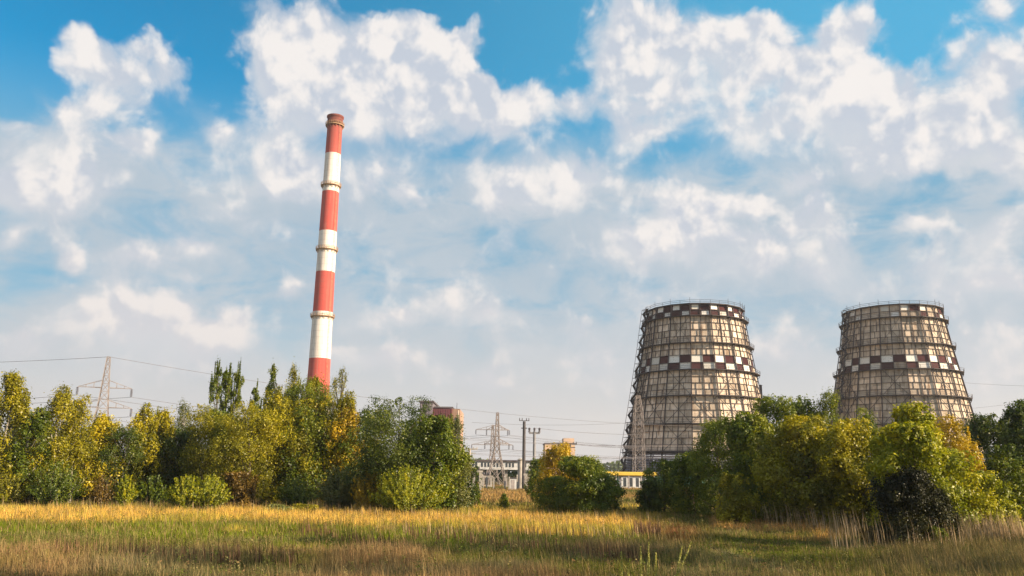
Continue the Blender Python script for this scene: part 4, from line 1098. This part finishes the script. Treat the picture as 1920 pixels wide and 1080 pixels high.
T('bush', 560, 888, 38, 'willow', 'green', 'mid-green low bush beneath the chimney', 'bush', base_py=952, n=8000, spiky=.6, stems=5, group=BG)
T('bush', 640, 868, 44, 'willow', 'pale', 'grey-green feathery willow left of the bright yellow-green bush', 'bush', base_py=957, n=11000, spiky=.8, stems=6, group=BG)
T('bush', 692, 872, 30, 'willow', 'yellow', 'golden-leaved bush between the grey-green and lime bushes', 'bush', base_py=960, n=7500, spiky=.8, stems=5, group=BG)
T('bush', 768, 866, 62, 'willow', 'lime', 'bright yellow-green bush that stands furthest forward of the left hedge', 'bush', base_py=966, n=17000, spiky=.7, stems=7, group=BG)
T('bush', 520, 946, 30, 'dome', 'pale', 'low greyish weed clump at the edge of the golden grass', 'bush', base_py=962, n=3500, leaf=.13, spiky=.7, stems=4, group=BG)
T('bush', 570, 944, 28, 'dome', 'olive', 'low weed clump right of the greyish one at the grass edge', 'bush', base_py=962, n=3500, leaf=.13, spiky=.7, stems=4, group=BG)
# ------------------------------------------------------------------ the gap
T('bush', 1090, 858, 54, 'wide', 'green', 'big round dark green bush alone in the middle of the gap', 'bush', Y=82, n=28000, leaf=.17, spiky=.3, stems=7)
T('bush', 1122, 882, 42, 'dome', 'deep', 'dark right shoulder bush beside the big round gap bush', 'bush', Y=86, n=11000, leaf=.17, spiky=.3, stems=6)
T('bush', 1036, 890, 36, 'dome', 'green', 'green left shoulder bush beside the big round gap bush', 'bush', Y=85, n=9000, leaf=.17, spiky=.3, stems=6)
T('broadleaf_tree', 1048, 830, 36, 'wide', 'yellow', 'bright yellow tree behind the round gap bush', Y=100, n=12000, leaf=.2, spiky=.5)
T('broadleaf_tree', 1012, 858, 22, 'wide', 'green', 'small green tree left of the bright yellow tree', Y=115, n=7000, leaf=.2, spiky=.4)
T('shrub', 945, 926, 10, 'birch', 'green', 'tiny dark shrub alone on the ochre grass of the gap', 'bush', base_py=960, n=1800, leaf=.13, spiky=.8, stems=3)
T('shrub', 893, 905, 10, 'dome', 'green', 'little shrub against the edge of the dark hedge end', 'bush', base_py=955, n=1600, leaf=.13, spiky=.8, stems=3)
# ------------------------------------------------------------------ right thicket
T('broadleaf_tree', 1243, 856, 40, 'dome', 'green', 'leftmost small green tree of the right thicket, pale topped', Y=88, n=13000, spiky=.5, group=RG)
T('broadleaf_tree', 1215, 895, 22, 'dome', 'deep', 'low dark bushy tree at the left end of the right thicket', Y=86, n=6000, spiky=.4, group=RG)
T('broadleaf_tree', 1300, 850, 42, 'wide', 'green', 'green tree filling the step up to the taller thicket', Y=84, n=13000, spiky=.3, group=RG)
T('broadleaf_tree', 1345, 788, 56, 'wide', 'green', 'green tree rising across the foot of the checked tower', Y=80, n=20000, spiky=.3, group=RG, warm=.1)
T('broadleaf_tree', 1402, 770, 52, 'wide', 'green', 'green tree at the checked tower\'s right flank', Y=76, n=19000, spiky=.35, group=RG)
T('broadleaf_tree', 1374, 880, 36, 'dome', 'olive', 'low olive tree in front of the checked tower\'s flank trees', Y=70, n=9000, spiky=.3, group=RG)
T('broadleaf_tree', 1450, 742, 52, 'wide', 'green', 'tall blue-green tree left of the twiggy top', Y=84, n=20000, spiky=.35, group=RG)
T('broadleaf_tree', 1502, 740, 46, 'wide', 'green', 'tall green tree between the two cooling towers', Y=86, n=17000, spiky=.35, group=RG)
T('broadleaf_tree', 1556, 733, 48, 'birch', 'green', 'highest leafy top between the two cooling towers', Y=84, n=15000, spiky=.7, group=RG)
T('broadleaf_tree', 1500, 778, 80, 'wide', 'olive', 'broad olive-yellow tree in the middle of the right thicket', Y=70, n=30000, spiky=.25, group=RG, warm=.25)
T('broadleaf_tree', 1590, 786, 72, 'wide', 'olive', 'broad olive tree left of the bright lime tree', Y=67, n=27000, spiky=.25, group=RG, warm=.2)
T('broadleaf_tree', 1625, 762, 42, 'birch', 'green', 'soft green tree across the faded tower\'s left side', Y=80, n=12000, spiky=.4, group=RG)
T('broadleaf_tree', 1716, 762, 62, 'wide', 'lime', 'bright lime-green tree before the faded cooling tower', Y=66, n=26000, spiky=.4, group=RG, warm=.2)
T('broadleaf_tree', 1782, 778, 46, 'wide', 'yellow', 'yellow-tinged tree at the right of the bright lime tree', Y=67, n=15000, spiky=.5, group=RG, warm=-.2)
T('broadleaf_tree', 1740, 840, 80, 'wide', 'lime', 'lime-green lower crown behind the near-black bush', Y=60, n=22000, spiky=.3, group=RG)
T('broadleaf_tree', 1860, 776, 46, 'wide', 'deep', 'dark green tree right of the faded tower\'s foot', Y=84, n=16000, spiky=.3, group=RG)
T('broadleaf_tree', 1822, 782, 36, 'round', 'deep', 'dark green tree just behind the yellow-tinged one', Y=88, n=12000, spiky=.3, group=RG)
T('broadleaf_tree', 1912, 748, 44, 'birch', 'deep', 'tall dark tree at the right border of the photo', Y=78, n=15000, spiky=.6, group=RG)
T('broadleaf_tree', 1985, 760, 50, 'wide', 'deep', 'dark tree cut off by the right border', Y=80, n=8000, spiky=.4, group=RG)
T('broadleaf_tree', 1885, 830, 36, 'wide', 'green', 'mid-green tree inside the right end of the thicket', Y=66, n=10000, spiky=.3, group=RG)
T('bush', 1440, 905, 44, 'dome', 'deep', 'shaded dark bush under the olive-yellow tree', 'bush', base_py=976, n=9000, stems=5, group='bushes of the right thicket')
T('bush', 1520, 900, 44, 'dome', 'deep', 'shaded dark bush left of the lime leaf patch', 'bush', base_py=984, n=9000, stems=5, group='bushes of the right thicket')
T('bush', 1580, 905, 34, 'dome', 'olive', 'lime-spotted bush at the left of the near-black bush', 'bush', base_py=994, n=7000, stems=5, group='bushes of the right thicket')
T('bush', 1694, 872, 62, 'dome', 'dark', 'near-black bush with shade put into its leaf colour, forward of the right thicket', 'bush', base_py=1030, n=42000, leaf=.11, stems=8, depth=.8, spiky=.8, crown_name='dark_crown')  # stands for the shaded hollow below the lime foliage, darkened by leaf colour
T('bush', 1740, 905, 40, 'dome', 'dark', 'second near-black bush, shade in its leaf colour, merging with the right side of the first', 'bush', base_py=1024, n=20000, leaf=.11, stems=6, spiky=.9)
T('bush', 1655, 930, 26, 'dome', 'lime', 'low lime sprig at the left of the near-black bush', 'bush', base_py=1018, n=3500, leaf=.12, stems=4, spiky=.9)
T('bush', 1752, 985, 24, 'dome', 'green', 'small green plant growing before the near-black bush', 'bush', base_py=1034, n=2600, leaf=.12, stems=4, spiky=.9)
T('broadleaf_tree', 1668, 800, 40, 'wide', 'lime', 'lime-green crown overhanging the near-black bush from behind', Y=60, n=14000, spiky=.5, group=RG, low=.25)
T('broadleaf_tree', 1700, 796, 58, 'round', 'lime', 'bright lime tree leaning out over the near-black bush, bare below', Y=51, n=17000, leaf=.16, spiky=.5, group=RG, low=.40, stems=3)
T('bush', 1632, 985, 24, 'dome', 'rust', 'small brownish bush at the left foot of the near-black bush', 'bush', base_py=1026, n=2600, leaf=.13, spiky=.6, stems=4)
T('bush', 1822, 878, 62, 'dome', 'lime', 'rounded bright green bush right of the near-black bush', 'bush', base_py=1006, n=18000, leaf=.16, spiky=.3, stems=6)
T('bush', 1912, 872, 36, 'dome', 'rust', 'reddish-yellow bush at the right border', 'bush', base_py=998, n=8000, leaf=.15, spiky=.5, stems=5)
# tall trees standing beyond the right edge of the view: they throw the shade over the foreground
OG = 'tall trees to the right of the view'
for i, (x, y, H_, R_) in enumerate([(31, 20, 25, 5.5), (35, 29, 25, 5.5), (42, 36, 22, 6), (27, 11, 25, 5), (24, 2, 26, 5), (43, 46, 13, 5)]):
    T('poplar_tree', 0, 0, 0, 'wide', 'deep', ['tall dark poplar standing alone out of view by the meadow edge', 'tall poplar out of view, second along the meadow edge', 'broad poplar out of view behind the meadow edge',
      'tall poplar out of view beside the viewer', 'tall poplar out of view behind the viewer', 'shorter tree out of view next to the right thicket'][i], X=x, Y=y, H=H_, R=R_, n=3600, leaf=.42, low=.12, group=OG)

# ------------------------------------------------------------------ tall flowering weeds in the foreground
SEED = leaf_mat('mullein_seed', [(0, (.25, .25, .05)), (.5, (.48, .45, .12)), (1, (.68, .60, .24))])
WG = 'tall weeds at the bottom edge'
for (u0, v0, u1, v1, lab) in [(1166, 1100, 1165, 1034, 'leftmost pale weed spike at the bottom edge'), (1179, 1100, 1178, 1062, 'short weed spike between the two left spikes'),
    (1203, 1100, 1201, 1024, 'tall straight weed spike, third from the left'), (1216, 1100, 1216, 1017, 'tallest straight weed spike of the group'),
    (1230, 1100, 1230, 1036, 'straight weed spike left of the slanting one'), (1258, 1105, 1296, 1016, 'long slanting weed stalk at the right of the group'), (1262, 1090, 1279, 1024, 'forked weed stalk beside the slanting one')]:
    Y = 30.0; top = at(u1, v1, Y); foot = at(u0, 1130, Y); foot[2] = 0
    root = thing('tall_weed', foot, lab, 'weed', WG)
    d_ = top - foot; pts = [d_ * t + np.array([.03 * math.sin(t * 7 + u0), 0, 0]) for t in np.linspace(0, 1, 7)]
    m = MB(); m.tube(pts, [.022, .02, .018, .016, .014, .012, .006], 6)
    m.build('stem', GM if False else plain('weed_stem', (.22, .24, .06), .8, .2, 4), root)
    t = rng.uniform(.25, 1, 260) ** .9; L = np.linalg.norm(d_)
    p = d_[None, :] * t[:, None] + rng.normal(0, .028, (260, 3)).clip(-.06, .06) * (1.25 - t)[:, None]
    link('seed_head', leaves_mesh('seed_head', p, rng.normal(size=(260, 3)), .055 * rng.uniform(.6, 1.3, 260), rng.normal(.5, .2, 260), SEED), root)

# ------------------------------------------------------------------ thin haze over the plain
m, N, out = new_mat('thin_haze')
vp = N.node('ShaderNodeVolumePrincipled'); vp.inputs['Color'].default_value = (.96, .95, .96, 1); vp.inputs['Density'].default_value = .00015; vp.inputs['Anisotropy'].default_value = .3
N.l.new(vp.outputs[0], out.inputs['Volume'])
hb = MB(); hb.box((-2600, -2600, -2), (2600, 2600, 175)); tag(hb.build('haze', m), kind='stuff')
